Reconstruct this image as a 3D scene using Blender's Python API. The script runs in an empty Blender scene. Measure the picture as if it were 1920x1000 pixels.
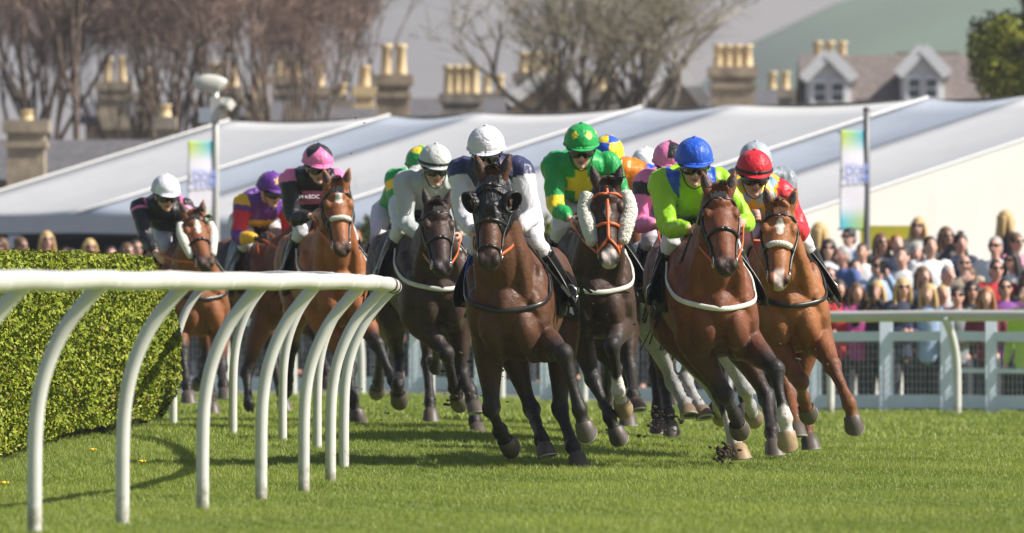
import bpy, math, random
import numpy as np
from mathutils import Vector, Matrix
from mathutils.bvhtree import BVHTree

# ------------------------------------------------------------------ camera, sky, sun, exposure
SC = bpy.context.scene
COL = SC.collection
F = 16000.0          # focal length in photo pixels (300 mm lens on 36 mm film, 1920 px wide)
HC = 0.88            # camera height
HY = 628.0           # photo row of the horizon
HAZE = .00026
SUN_EL, SUN_AZ = 41.0, -12.0    # azimuth measured from +X towards +Y

cam_d = bpy.data.cameras.new('camera')
cam = bpy.data.objects.new('camera', cam_d)
COL.objects.link(cam)
cam.location = (0, 0, HC)
cam.rotation_euler = (math.radians(90), 0, 0)
cam_d.sensor_width = 36.0
cam_d.lens = 300.0
cam_d.shift_y = (HY - 500.0) / 1920.0
cam_d.clip_start = 1.0
cam_d.clip_end = 9000.0
cam_d.dof.use_dof = True
cam_d.dof.focus_distance = 54.5
cam_d.dof.aperture_fstop = 5.6
SC.camera = cam

world = bpy.data.worlds.new('World')
SC.world = world
world.use_nodes = True
wn = world.node_tree
bg = wn.nodes['Background']
sky = wn.nodes.new('ShaderNodeTexSky')
sky.sky_type = 'NISHITA'
sky.sun_disc = False
sky.sun_elevation = math.radians(SUN_EL)
sky.sun_rotation = math.radians(90.0 - SUN_AZ)
sky.air_density = 1.0
sky.dust_density = 1.6
wn.links.new(sky.outputs[0], bg.inputs[0])
bg.inputs[1].default_value = 0.060

sun_d = bpy.data.lights.new('sun', 'SUN')
sun_d.energy = 5.0
sun_d.angle = math.radians(0.6)
sun_d.color = (1.0, 0.945, 0.86)
sun = bpy.data.objects.new('sun', sun_d)
COL.objects.link(sun)
_sd = Vector((math.cos(math.radians(SUN_EL)) * math.cos(math.radians(SUN_AZ)),
              math.cos(math.radians(SUN_EL)) * math.sin(math.radians(SUN_AZ)),
              math.sin(math.radians(SUN_EL))))
sun.rotation_euler = _sd.to_track_quat('Z', 'Y').to_euler()
sun.location = (40, 0, 60)

SC.view_settings.view_transform = 'Standard'
SC.view_settings.look = 'None'
SC.view_settings.exposure = 0.70
SC.view_settings.gamma = 1.0
SC.cycles.use_denoising = True
SC.cycles.max_bounces = 6
SC.cycles.transparent_max_bounces = 8
SC.cycles.volume_bounces = 0

# ------------------------------------------------------------------ helpers
rng = np.random.default_rng(7)
random.seed(7)

def A(*v):
    return np.array(v, dtype=float)

def nrm(v):
    v = np.asarray(v, float)
    return v / max(1e-9, np.linalg.norm(v))

def sstep(a, b, x):
    t = np.clip((x - a) / (b - a), 0, 1)
    return t * t * (3 - 2 * t)

def ground(x, y):
    """height of the turf: the bend is banked, rising gently to the far left"""
    return 0.18 * sstep(51, 62, y) * (1 - sstep(-1.5, 3.5, x))

def P(px, py, s):
    """point seen at photo pixel (px, py) where one metre spans s pixels"""
    return A((px - 960) / s, F / s, HC + (HY - py) / s)

def PY(px, py, y):
    return P(px, py, F / y)

def srgb(r, g, b):
    f = lambda c: ((c / 255) / 12.92) if c <= 10 else (((c / 255) + 0.055) / 1.055) ** 2.4
    return (f(r), f(g), f(b))

def mat(name, col=(.5, .5, .5), rough=.6, noise=0.0, nscale=8.0, bump=0.0, bscale=30.0, attr=None, metal=0.0,
        sheen=0.0, spec=.5, noise2=None, emis=None, stretch=None, objrand=0.0, coat=0.0, trans=0.0, wave=0.0):
    m = bpy.data.materials.new(name)
    m.use_nodes = True
    t = m.node_tree
    b = t.nodes['Principled BSDF']
    b.inputs['Roughness'].default_value = rough
    b.inputs['Metallic'].default_value = metal
    b.inputs['Specular IOR Level'].default_value = spec
    b.inputs['Sheen Weight'].default_value = sheen
    b.inputs['Coat Weight'].default_value = coat
    if trans:
        b.inputs['Transmission Weight'].default_value = trans
    tc = t.nodes.new('ShaderNodeTexCoord')
    src = tc.outputs['Object']
    if stretch:
        mp = t.nodes.new('ShaderNodeMapping')
        mp.inputs['Scale'].default_value = stretch
        t.links.new(src, mp.inputs[0])
        src = mp.outputs[0]
    if attr:
        a = t.nodes.new('ShaderNodeAttribute')
        a.attribute_name = attr
        c = a.outputs['Color']
    else:
        r = t.nodes.new('ShaderNodeRGB')
        r.outputs[0].default_value = (*col, 1)
        c = r.outputs[0]
    if noise:
        n = t.nodes.new('ShaderNodeTexNoise')
        n.inputs['Scale'].default_value = nscale
        n.inputs['Detail'].default_value = 5
        t.links.new(src, n.inputs['Vector'])
        mr = t.nodes.new('ShaderNodeMapRange')
        mr.inputs['From Min'].default_value = .3
        mr.inputs['From Max'].default_value = .7
        mr.inputs['To Min'].default_value = 1 - noise
        mr.inputs['To Max'].default_value = 1 + noise
        t.links.new(n.outputs['Fac'], mr.inputs['Value'])
        mx = t.nodes.new('ShaderNodeVectorMath')
        mx.operation = 'SCALE'
        t.links.new(c, mx.inputs[0])
        t.links.new(mr.outputs[0], mx.inputs['Scale'])
        c = mx.outputs[0]
    if objrand:
        oi = t.nodes.new('ShaderNodeObjectInfo')
        mr = t.nodes.new('ShaderNodeMapRange')
        mr.inputs['To Min'].default_value = 1 - objrand
        mr.inputs['To Max'].default_value = 1 + objrand
        t.links.new(oi.outputs['Random'], mr.inputs['Value'])
        mx = t.nodes.new('ShaderNodeVectorMath')
        mx.operation = 'SCALE'
        t.links.new(c, mx.inputs[0])
        t.links.new(mr.outputs[0], mx.inputs['Scale'])
        c = mx.outputs[0]
    t.links.new(c, b.inputs['Base Color'])
    if bump:
        n = t.nodes.new('ShaderNodeTexNoise')
        n.inputs['Scale'].default_value = bscale
        n.inputs['Detail'].default_value = 4
        n.inputs['Distortion'].default_value = wave
        t.links.new(src, n.inputs['Vector'])
        bp = t.nodes.new('ShaderNodeBump')
        bp.inputs['Strength'].default_value = bump
        bp.inputs['Distance'].default_value = .03
        t.links.new(n.outputs['Fac'], bp.inputs['Height'])
        t.links.new(bp.outputs[0], b.inputs['Normal'])
    return m

def cr(pts, m=6):
    """Catmull-Rom resample of rows (points with any extra columns)"""
    p = np.asarray(pts, float)
    if len(p) < 3:
        tt = np.linspace(0, 1, m + 1)[:, None]
        return p[0] * (1 - tt) + p[-1] * tt
    q = np.vstack([2 * p[0] - p[1], p, 2 * p[-1] - p[-2]])
    out = []
    for i in range(1, len(q) - 2):
        a, b, c, d = q[i - 1], q[i], q[i + 1], q[i + 2]
        for k in range(m):
            t = k / m
            out.append(.5 * (2 * b + (c - a) * t + (2 * a - 5 * b + 4 * c - d) * t * t + (3 * b - a - 3 * c + d) * t ** 3))
    out.append(p[-1])
    return np.array(out)

class MB:
    """collects closed shells, then becomes ONE mesh object"""
    def __init__(self):
        self.V, self.Fc, self.n = [], [], 0
    def add(self, v, f):
        v = np.asarray(v, float)
        self.V.append(v)
        self.Fc += [tuple(i + self.n for i in q) for q in f]
        self.n += len(v)
        return self
    def loft(self, path, rad, hint=None, m=5, k=14, cap=.6, smooth=True):
        """tube through PATH; RAD rows (a, b): half size along the hint direction and across it"""
        path = np.asarray(path, float)
        rad = np.asarray([(r, r) if np.isscalar(r) else r for r in rad], float)
        d = np.hstack([path, rad])
        if smooth:
            d = cr(d, m)
        p, r = d[:, :3], np.maximum(d[:, 3:], 1e-4)
        t = np.gradient(p, axis=0)
        t /= np.linalg.norm(t, axis=1)[:, None] + 1e-12
        if hint is None:          # carry one frame along the path
            a0 = np.eye(3)[np.argmin(np.abs(t[0]))]
            u = np.zeros_like(t)
            q = a0
            for i in range(len(t)):
                q = q - t[i] * (q @ t[i])
                q = q / (np.linalg.norm(q) + 1e-12)
                u[i] = q
        else:
            h = np.asarray(hint, float)
            u = h - t * (t @ h)[:, None]
            bad = np.linalg.norm(u, axis=1) < .05
            if bad.any():
                h2 = A(1, 0.13, .07)
                u2 = h2 - t * (t @ h2)[:, None]
                u[bad] = u2[bad]
            u /= np.linalg.norm(u, axis=1)[:, None]
        w = np.cross(t, u)
        th = np.linspace(0, 2 * math.pi, k, endpoint=False)
        ring = p[:, None, :] + u[:, None, :] * (r[:, 0, None, None] * np.cos(th)[None, :, None]) \
            + w[:, None, :] * (r[:, 1, None, None] * np.sin(th)[None, :, None])
        N = len(p)
        v = ring.reshape(-1, 3)
        f = []
        for i in range(N - 1):
            for j in range(k):
                j2 = (j + 1) % k
                f.append((i * k + j, i * k + j2, (i + 1) * k + j2, (i + 1) * k + j))
        a = p[0] - t[0] * min(r[0]) * cap
        b = p[-1] + t[-1] * min(r[-1]) * cap
        v = np.vstack([v, a, b])
        ia, ib = N * k, N * k + 1
        for j in range(k):
            j2 = (j + 1) % k
            f.append((ia, j2, j))
            f.append((ib, (N - 1) * k + j, (N - 1) * k + j2))
        return self.add(v, f)
    def tube(self, path, r, k=8, m=4, smooth=True):
        return self.loft(path, [r] * len(path), m=m, k=k, cap=.15, smooth=smooth)
    def ell(self, c, r, axes=None, nu=16, nv=10):
        c = np.asarray(c, float)
        r = A(r, r, r) if np.isscalar(r) else np.asarray(r, float)
        th = np.linspace(0, 2 * math.pi, nu, endpoint=False)
        ph = np.linspace(-math.pi / 2, math.pi / 2, nv + 1)[1:-1]
        v = [(math.cos(q) * math.cos(t), math.cos(q) * math.sin(t), math.sin(q)) for q in ph for t in th]
        v += [(0, 0, -1), (0, 0, 1)]
        v = np.array(v) * r
        if axes is not None:
            v = v @ np.asarray(axes, float)
        f = []
        n = nv - 1
        for i in range(n - 1):
            for j in range(nu):
                j2 = (j + 1) % nu
                f.append((i * nu + j, i * nu + j2, (i + 1) * nu + j2, (i + 1) * nu + j))
        for j in range(nu):
            j2 = (j + 1) % nu
            f.append((n * nu, j2, j))
            f.append((n * nu + 1, (n - 1) * nu + j, (n - 1) * nu + j2))
        return self.add(v + c, f)
    def box(self, c, h, R=None):
        c, h = np.asarray(c, float), np.asarray(h, float)
        v = np.array([(x, y, z) for x in (-1, 1) for y in (-1, 1) for z in (-1, 1)], float) * h
        if R is not None:
            v = v @ np.asarray(R, float)
        f = [(0, 1, 3, 2), (4, 6, 7, 5), (0, 4, 5, 1), (2, 3, 7, 6), (0, 2, 6, 4), (1, 5, 7, 3)]
        return self.add(v + c, f)
    def bar(self, a, b, w, d=None, up=(0, 0, 1)):
        """rectangular bar from a to b, w along up, d across"""
        a, b = np.asarray(a, float), np.asarray(b, float)
        t = nrm(b - a)
        u = np.asarray(up, float)
        u = u - t * (u @ t)
        if np.linalg.norm(u) < 1e-3:
            u = A(1, 0, 0) - t * t[0]
        u = nrm(u)
        return self.box((a + b) / 2, (np.linalg.norm(b - a) / 2, w / 2, (d or w) / 2), np.array([t, u, np.cross(t, u)]))
    def quad(self, a, b, c, d):
        return self.add([a, b, c, d], [(0, 1, 2, 3)])
    def arrays(self):
        return (np.vstack(self.V) if self.V else np.zeros((0, 3))), self.Fc

def mesh_from(v, f, name='mesh', smooth=True):
    me = bpy.data.meshes.new(name)
    me.from_pydata(np.asarray(v, float).tolist(), [], f)
    if smooth:
        me.polygons.foreach_set('use_smooth', np.ones(len(me.polygons), bool))
    me.update()
    return me

def big_mesh(name, v, quads, col=None):
    """fast path for meshes of many equal faces; QUADS an (n, k) index array"""
    v = np.asarray(v, np.float32)
    q = np.asarray(quads, np.int32)
    me = bpy.data.meshes.new(name)
    me.vertices.add(len(v))
    me.vertices.foreach_set('co', v.ravel())
    me.loops.add(q.size)
    me.loops.foreach_set('vertex_index', q.ravel())
    me.polygons.add(len(q))
    me.polygons.foreach_set('loop_start', np.arange(0, q.size, q.shape[1], dtype=np.int32))
    me.update(calc_edges=True)
    me.validate()
    if col is not None:
        set_col(me, col)
    return me

def set_col(me, c, name='Col'):
    c = np.asarray(c, np.float32)
    at = me.color_attributes.new(name, 'FLOAT_COLOR', 'POINT')
    at.data.foreach_set('color', np.hstack([c, np.ones((len(c), 1), np.float32)]).ravel())

def remeshed(v, f, voxel, smooth=4):
    """voxel union of overlapping shells, relaxed: returns vertices and faces of one continuous surface"""
    me = mesh_from(v, f, 'tmp')
    o = bpy.data.objects.new('tmp', me)
    COL.objects.link(o)
    md = o.modifiers.new('r', 'REMESH')
    md.mode = 'VOXEL'
    md.voxel_size = voxel
    md.adaptivity = 0
    if smooth:
        ms = o.modifiers.new('s', 'SMOOTH')
        ms.iterations = smooth
        ms.factor = .5
    dg = bpy.context.evaluated_depsgraph_get()
    e = o.evaluated_get(dg)
    m2 = e.to_mesh()
    vv = np.zeros(len(m2.vertices) * 3, np.float32)
    m2.vertices.foreach_get('co', vv)
    li = np.zeros(len(m2.loops), np.int32)
    m2.loops.foreach_get('vertex_index', li)
    ls = np.zeros(len(m2.polygons), np.int32)
    m2.polygons.foreach_get('loop_start', ls)
    ends = np.append(ls[1:], len(li))
    ff = [tuple(li[a:b]) for a, b in zip(ls.tolist(), ends.tolist())]
    e.to_mesh_clear()
    bpy.data.objects.remove(o)
    bpy.data.meshes.remove(me)
    return vv.reshape(-1, 3).astype(float), ff

def link(name, me, m, parent=None):
    o = bpy.data.objects.new(name, me)
    COL.objects.link(o)
    if m is not None:
        me.materials.append(m)
    if parent is not None:
        o.parent = parent
    return o

def tag(o, label=None, cat=None, group=None, kind=None):
    if label: o['label'] = label
    if cat: o['category'] = cat
    if group: o['group'] = group
    if kind: o['kind'] = kind
    return o

def empty(name, loc=(0, 0, 0), rz=0.0):
    o = bpy.data.objects.new(name, None)
    COL.objects.link(o)
    o.empty_display_size = .2
    o.location = loc
    o.rotation_euler = (0, 0, rz)
    return o

def ridged(v, n, amp, fr, seed=0.0, sq=(1, 1, 1)):
    """cloth folds / sinews: ridged noise along the normals"""
    from mathutils import noise as nz
    q = v * A(*sq) * fr + seed
    d = np.array([1 - 2.2 * abs(nz.noise(Vector(p))) + .5 * nz.noise(Vector(p * 2.3)) for p in q])
    return v + n * (d * amp)[:, None]

def normals(v, f):
    me = mesh_from(v, f, 'tmp')
    n = np.zeros(len(v) * 3, np.float32)
    me.vertices.foreach_get('normal', n)
    bpy.data.meshes.remove(me)
    return n.reshape(-1, 3).astype(float)

def obj(name, mb, m, parent=None, smooth=True, off=None, voxel=None, sm=3, col=None, fold=None):
    """MB -> one linked mesh object; OFF is subtracted so the mesh sits in its parent's frame"""
    v, f = mb.arrays()
    if voxel:
        v, f = remeshed(v, f, voxel, sm)
    c = col(v) if col is not None else None
    if fold is not None:
        v = ridged(v, normals(v, f), *fold)
    if off is not None:
        v = v - np.asarray(off, float)
    me = mesh_from(v, f, name, smooth)
    if c is not None:
        set_col(me, c)
    return link(name, me, m, parent)

def lettering(txt, size, m, parent, loc, rot, align='CENTER'):
    """flat raised letters as a real mesh"""
    cu = bpy.data.curves.new('lettering', 'FONT')
    cu.body = txt; cu.size = size; cu.align_x = align; cu.align_y = 'CENTER'; cu.extrude = .002
    t_ = bpy.data.objects.new('tmp', cu)
    COL.objects.link(t_)
    me = bpy.data.meshes.new_from_object(t_.evaluated_get(bpy.context.evaluated_depsgraph_get()))
    bpy.data.objects.remove(t_)
    me.materials.clear()
    o = link('lettering', me, m, parent)
    o.location = loc
    o.rotation_euler = rot
    return o

def seg_dist(v, a, b):
    a, b = np.asarray(a, float), np.asarray(b, float)
    ab = b - a
    t = np.clip(((v - a) @ ab) / max(1e-9, ab @ ab), 0, 1)
    return np.linalg.norm(v - a - t[:, None] * ab, axis=1), t
# ------------------------------------------------------------------ ground and turf
def build_ground():
    xs = np.concatenate([[-1400, -900, -300, -100, -40, -22], np.arange(-14, 14.1, .5), [22, 40, 100, 300, 900, 1400]])
    ys = np.concatenate([[-500, -50, 0, 15], np.arange(24, 100.1, .5), [110, 130, 170, 250, 400, 700, 1200, 2000, 3500]])
    X, Y = np.meshgrid(xs, ys)
    Z = ground(X, Y) * (1 - sstep(110, 160, Y)) * (1 - sstep(14, 40, np.abs(X)))
    Z = Z + .012 * np.sin(X * 1.7 + Y * .6) * np.sin(Y * .9 - X * .4) * ((np.abs(X) < 14) & (Y > 24) & (Y < 100))
    v = np.stack([X, Y, Z], -1).reshape(-1, 3)
    nx = len(xs)
    i = np.arange(len(ys) - 1)[:, None] * nx + np.arange(nx - 1)[None, :]
    i = i.ravel()
    me = big_mesh('ground', v, np.stack([i, i + 1, i + nx + 1, i + nx], 1))
    me.polygons.foreach_set('use_smooth', np.ones(len(me.polygons), bool))
    m = bpy.data.materials.new('turf_soil')
    m.use_nodes = True
    t = m.node_tree
    b = t.nodes['Principled BSDF']
    b.inputs['Roughness'].default_value = .9
    tc = t.nodes.new('ShaderNodeTexCoord')
    n1 = t.nodes.new('ShaderNodeTexNoise'); n1.inputs['Scale'].default_value = .8; n1.inputs['Detail'].default_value = 6
    n2 = t.nodes.new('ShaderNodeTexNoise'); n2.inputs['Scale'].default_value = 60; n2.inputs['Detail'].default_value = 3
    for n in (n1, n2): t.links.new(tc.outputs['Object'], n.inputs['Vector'])
    r1 = t.nodes.new('ShaderNodeValToRGB')
    r1.color_ramp.elements[0].position = .35; r1.color_ramp.elements[0].color = (.105, .155, .02, 1)
    r1.color_ramp.elements[1].position = .68; r1.color_ramp.elements[1].color = (.165, .215, .035, 1)
    mr = t.nodes.new('ShaderNodeMapRange')
    mr.inputs['From Min'].default_value = .3; mr.inputs['From Max'].default_value = .7
    mr.inputs['To Min'].default_value = .65; mr.inputs['To Max'].default_value = 1.3
    t.links.new(n1.outputs['Fac'], r1.inputs['Fac'])
    t.links.new(n2.outputs['Fac'], mr.inputs['Value'])
    mx = t.nodes.new('ShaderNodeVectorMath'); mx.operation = 'SCALE'
    t.links.new(r1.outputs[0], mx.inputs[0]); t.links.new(mr.outputs[0], mx.inputs['Scale'])
    # beyond the course the ground is tarmac and town
    sx = t.nodes.new('ShaderNodeSeparateXYZ'); t.links.new(tc.outputs['Object'], sx.inputs[0])
    edge = t.nodes.new('ShaderNodeMapRange')
    edge.inputs['From Min'].default_value = 101; edge.inputs['From Max'].default_value = 104
    t.links.new(sx.outputs['Y'], edge.inputs['Value'])
    mixc = t.nodes.new('ShaderNodeMix'); mixc.data_type = 'RGBA'
    mixc.inputs['B'].default_value = (.13, .115, .10, 1)
    t.links.new(edge.outputs[0], mixc.inputs['Factor']); t.links.new(mx.outputs[0], mixc.inputs['A'])
    t.links.new(mixc.outputs['Result'], b.inputs['Base Color'])
    o = link('ground', me, m)
    tag(o, kind='structure')

def zg(x, y):
    return ground(x, y) + .012 * np.sin(x * 1.7 + y * .6) * np.sin(y * .9 - x * .4)

def build_grass():
    V, Cc = [], []
    def band(y0, y1, dens, h, w):
        area = (y1 - y0) * .13 * (y0 + y1) / 2
        n = int(area * dens)
        y = y0 + (y1 - y0) * rng.random(n)
        x = (rng.random(n) * 2 - 1) * .0645 * y
        # blades grow in clumps
        x = x + .02 * np.sin(x * 37 + y * 5); y = y + .03 * np.sin(y * 23 + x * 11)
        z = zg(x, y)
        patch = .5 + .25 * np.sin(x * 2.1 + 1.3 * np.sin(y * .7)) + .25 * np.sin(y * 1.3 + x * .9 + 2 * np.sin(x * .8))
        hh = h * (.45 + .8 * rng.random(n)) * (.8 + .4 * patch)
        a = rng.random(n) * 2 * math.pi
        ln = hh * (.2 + .7 * rng.random(n))
        la = rng.random(n) * 2 * math.pi
        ww = w * (.6 + .8 * rng.random(n))
        p = np.stack([x, y, z - .004], 1)
        d = np.stack([np.cos(a) * ww, np.sin(a) * ww, 0 * a], 1)
        tip = p + np.stack([np.cos(la) * ln, np.sin(la) * ln, hh], 1)
        V.append(np.stack([p - d, p + d, tip], 1).reshape(-1, 3))
        g = rng.random((n, 1))
        k = patch[:, None] * .5 + g * .5
        c = A(.135, .20, .018) * (1 - k) + A(.34, .40, .07) * k
        dry = (rng.random((n, 1)) < .07)
        c = np.where(dry, A(.42, .40, .20), c)
        Cc.append(np.repeat(c * (.8 + .4 * rng.random((n, 1))), 3, 0))
    band(34, 48, 4200, .026, .0021)
    band(48, 58, 3200, .030, .0025)
    band(58, 72, 1300, .034, .0036)
    band(72, 97, 260, .046, .008)
    v = np.vstack(V)
    me = big_mesh('grass', v, np.arange(len(v)).reshape(-1, 3), np.vstack(Cc))
    m = mat('grass_blade', attr='Col', rough=.55, spec=.35)
    b = m.node_tree.nodes['Principled BSDF']
    tr = m.node_tree.nodes.new('ShaderNodeBsdfTranslucent')
    mixs = m.node_tree.nodes.new('ShaderNodeMixShader')
    mixs.inputs[0].default_value = .3
    at = [n for n in m.node_tree.nodes if n.type == 'ATTRIBUTE'][0]
    m.node_tree.links.new(at.outputs['Color'], tr.inputs[0])
    m.node_tree.links.new(b.outputs[0], mixs.inputs[1]); m.node_tree.links.new(tr.outputs[0], mixs.inputs[2])
    m.node_tree.links.new(mixs.outputs[0], m.node_tree.nodes['Material Output'].inputs[0])
    o = link('grass', me, m)
    tag(o, 'short green racecourse turf with fine upright blades', 'grass', kind='stuff')

# ------------------------------------------------------------------ rails
M_PLASTIC = mat('white_rail_plastic', (.56, .55, .505), .38, noise=.06, nscale=5, bump=.05, bscale=14)
M_PLASTIC2 = mat('white_post_plastic', (.58, .575, .55), .36, noise=.07, nscale=6)
def stain(m, z0, z1, c):
    """earth splashed on the foot of the posts"""
    t = m.node_tree; b = t.nodes['Principled BSDF']
    src = b.inputs['Base Color'].links[0].from_socket
    g = t.nodes.new('ShaderNodeNewGeometry'); sx = t.nodes.new('ShaderNodeSeparateXYZ'); t.links.new(g.outputs['Position'], sx.inputs[0])
    n = t.nodes.new('ShaderNodeTexNoise'); n.inputs['Scale'].default_value = 22; n.inputs['Detail'].default_value = 5; t.links.new(g.outputs['Position'], n.inputs['Vector'])
    ad = t.nodes.new('ShaderNodeMath'); ad.operation = 'MULTIPLY_ADD'; ad.inputs[1].default_value = .5; t.links.new(n.outputs['Fac'], ad.inputs[0]); t.links.new(sx.outputs['Z'], ad.inputs[2])
    mr = t.nodes.new('ShaderNodeMapRange'); mr.inputs['From Min'].default_value = z0 + .25; mr.inputs['From Max'].default_value = z1 + .25; mr.inputs['To Min'].default_value = .75; mr.inputs['To Max'].default_value = 0
    t.links.new(ad.outputs[0], mr.inputs['Value'])
    mx = t.nodes.new('ShaderNodeMix'); mx.data_type = 'RGBA'; mx.inputs['B'].default_value = (*c, 1)
    t.links.new(mr.outputs[0], mx.inputs['Factor']); t.links.new(src, mx.inputs['A']); t.links.new(mx.outputs['Result'], b.inputs['Base Color'])
stain(M_PLASTIC2, .0, .14, (.22, .19, .11))
M_BAND = mat('black_tape', (.03, .03, .033), .5)
M_JOINT = mat('rail_joint_seam', (.70, .68, .62), .5)

def post_mesh(foot, top, r, out):
    """vertical stem that bends over outwards to carry the rail"""
    h = top[2] - foot[2]
    o = A(top[0] - foot[0], top[1] - foot[1], 0)
    pts = [foot - A(0, 0, .1), foot + A(0, 0, .30 * h), foot + o * .04 + A(0, 0, .50 * h), foot + o * .17 + A(0, 0, .66 * h),
           foot + o * .42 + A(0, 0, .81 * h), foot + o * .74 + A(0, 0, .925 * h), foot + o * 1.0 + A(0, 0, 1.0 * h)]
    return MB().tube(pts, r, k=14, m=5)

def build_near_rail():
    feet = [(-560, 1190, 610, 500), (-280, 1100, 520, 503), (-90, 1045, 460, 505), (65, 1003, 426, 506), (230, 980, 400, 508), (380, 955, 372, 510), (490, 938, 352, 511), (570, 922, 334, 514),
            (620, 905, 315, 518), (645, 880, 297, 524), (595, 848, 279, 515), (530, 832, 271, 509), (437, 818, 261.5, 508), (325, 800, 242, 516),
            (190, 790, 232, 522), (40, 783, 224, 526)]
    ft = np.array([P(a, b, s) for a, b, s, _ in feet])
    ft[:, 2] = [zg(x, y) for x, y in ft[:, :2]]
    tan = np.gradient(ft[:, :2], axis=0)
    tan /= np.linalg.norm(tan, axis=1)[:, None]
    out = np.stack([tan[:, 1], -tan[:, 0]], 1)
    off = np.array([.30] * 7 + [.33, .33, .31, .30, .28, .27, .25, .25, .25])
    rp = ft.copy()
    rp[:, :2] += out * off[:, None]
    for i, (a, b, s, t) in enumerate(feet):
        rp[i, 2] = HC + (HY - t) / (F / rp[i, 1]) - .047
    root = empty('running_rail', (ft[7][0], ft[7][1], 0))
    tag(root, 'white plastic running rail on bent posts curving round the bend beside the clipped hedge', 'rail')
    off0 = A(ft[7][0], ft[7][1], 0)
    full = cr(rp, 10)
    for _ in range(8): full[1:-1, 2] = .5 * full[1:-1, 2] + .25 * (full[:-2, 2] + full[2:, 2])
    wob = .003 * np.sin(np.arange(len(full)) * .7)
    full[:, 2] += wob
    rail = MB().loft(full, [.0435] * len(full), k=20, smooth=False, cap=.1)
    obj('rail', rail, M_PLASTIC, root, off=off0)
    for i in range(3, len(full) - 1, 7):
        d = nrm(full[i + 1] - full[i])
        obj('joint', MB().loft([full[i] - d * .012, full[i] + d * .012], [.0455] * 2, k=20, smooth=False, cap=.05), M_JOINT, root, off=off0)
    for t0 in (8.2, 8.5):
        i0 = int(t0 * 10)
        p0 = full[i0]; p1 = full[i0 + 1]
        obj('band', MB().loft([p0, p0 + (p1 - p0) * .8], [.047, .047], k=20, smooth=False, cap=.03), M_BAND, root, off=off0)
    for i in range(len(feet)):
        r = .033 if i < 10 else .031
        obj('post', post_mesh(ft[i], rp[i] - A(0, 0, .012), r, out[i]), M_PLASTIC2, root, off=off0)

# the far side of the course: running rail and the mesh fence of the enclosure behind it
FARY = lambda x: 94.0 - .62 * (x - 5.0)       # the far rail runs away to the left

def far_line(px):
    k = (px - 960) / F
    y = (94.0 + 3.1) / (1 + .62 * k)
    return k * y, y

def build_far_rail():
    pxs = [-190, -70, 60, 185, 300, 420, 545, 673, 803, 935, 1090, 1242, 1395, 1552, 1790, 2050]
    root = empty('running_rail', (5, 94, 0))
    tag(root, 'white plastic running rail on the far side of the course before the spectators', 'rail')
    off0 = A(5, 94, 0)
    pts = []
    for px in pxs:
        x, y = far_line(px)
        pts.append(A(x, y, zg(x, min(y, 99))))
    tops = []
    for p in pts:
        tops.append(p + A(.0, -.13, 1.08))
    rail = MB().loft(cr(np.array(tops), 4), [.062] * (len(tops) * 4 - 3), k=16, smooth=False, cap=.1)
    obj('rail', rail, M_PLASTIC, root, off=off0)
    for p, t in zip(pts, tops):
        lean = t + A(-.16, 0, -.02)
        lean = t - A(0, 0, .02)
        p = p + A(.03, 0, 0)
        obj('post', post_mesh(p, lean + A(-.12, 0, 0), .045, None), M_PLASTIC2, root, off=off0)

M_FENCE = mat('white_paint_shade_blue', (.68, .75, .87), .55, noise=.06, nscale=4)  # white paint with the blue of sky shade put into its colour
M_WIRE = mat('galvanised_wire', (.32, .34, .36), .5, metal=.4)

def build_fence():
    def line(px):
        x, y = far_line(px)
        return A(x + .25, y + 1.7, 0)
    posts = [-150, -20, 110, 235, 365, 490, 610, 735, 860, 985, 1110, 1235, 1365, 1495, 1632, 1748, 1832, 1990]
    root = empty('crowd_fence', line(1632))
    tag(root, 'white framed enclosure fence with wire mesh panels in front of the crowd', 'fence')
    off0 = line(1632)
    fz = lambda p: zg(p[0], min(p[1], 99))
    P3 = [line(px) for px in posts]
    for p in P3: p[2] = fz(p)
    top, bot = .865, .06
    rails, mesh = MB(), MB()
    for i, (a, b) in enumerate(zip(P3[:-1], P3[1:])):
        rails.bar(a + A(0, 0, top), b + A(0, 0, top), .11, .05)
        rails.bar(a + A(0, 0, .13), b + A(0, 0, .13), .15, .05)
        if i >= len(P3) - 3:
            rails.bar(a + A(0, 0, .48), b + A(0, 0, .48), .05, .04)
        n = int(np.linalg.norm(b - a) / .055)
        for k in range(1, n):
            q = a + (b - a) * k / n
            mesh.bar(q + A(0, .02, .1), q + A(0, .02, top), .005)
        for k in range(1, 9):
            z = .1 + (top - .1) * k / 9
            mesh.bar(a + A(0, .02, z), b + A(0, .02, z), .005)
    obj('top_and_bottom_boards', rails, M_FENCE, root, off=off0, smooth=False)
    obj('wire_mesh', mesh, M_WIRE, root, off=off0, smooth=False)
    for i, p in enumerate(P3):
        w = .15 if i < len(P3) - 2 else .13
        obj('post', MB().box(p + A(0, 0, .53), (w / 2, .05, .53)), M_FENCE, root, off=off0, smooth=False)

# ------------------------------------------------------------------ hedge
M_LEAF = mat('hedge_leaf', attr='Col', rough=.6, spec=.22)
M_TWIG = mat('hedge_twig', (.10, .07, .04), .9, noise=.3, nscale=20)

def leaf_quads(c, nrmv, size, cols, tilt=.9):
    n = len(c)
    nv = nrmv + tilt * rng.normal(size=(n, 3))
    nv /= np.linalg.norm(nv, axis=1)[:, None] + 1e-9
    h = rng.normal(size=(n, 3))
    u = np.cross(nv, h); u /= np.linalg.norm(u, axis=1)[:, None] + 1e-9
    w = np.cross(nv, u)
    s = size * (.6 + .8 * rng.random((n, 1)))
    u = u * s; w = w * s * .62
    v = np.stack([c - u, c - w * .9 + nv * s * .18, c + u, c + w * .9 + nv * s * .18], 1).reshape(-1, 3)
    q = np.arange(4 * n).reshape(-1, 4)
    return v, q, np.repeat(cols, 4, 0)

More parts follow.
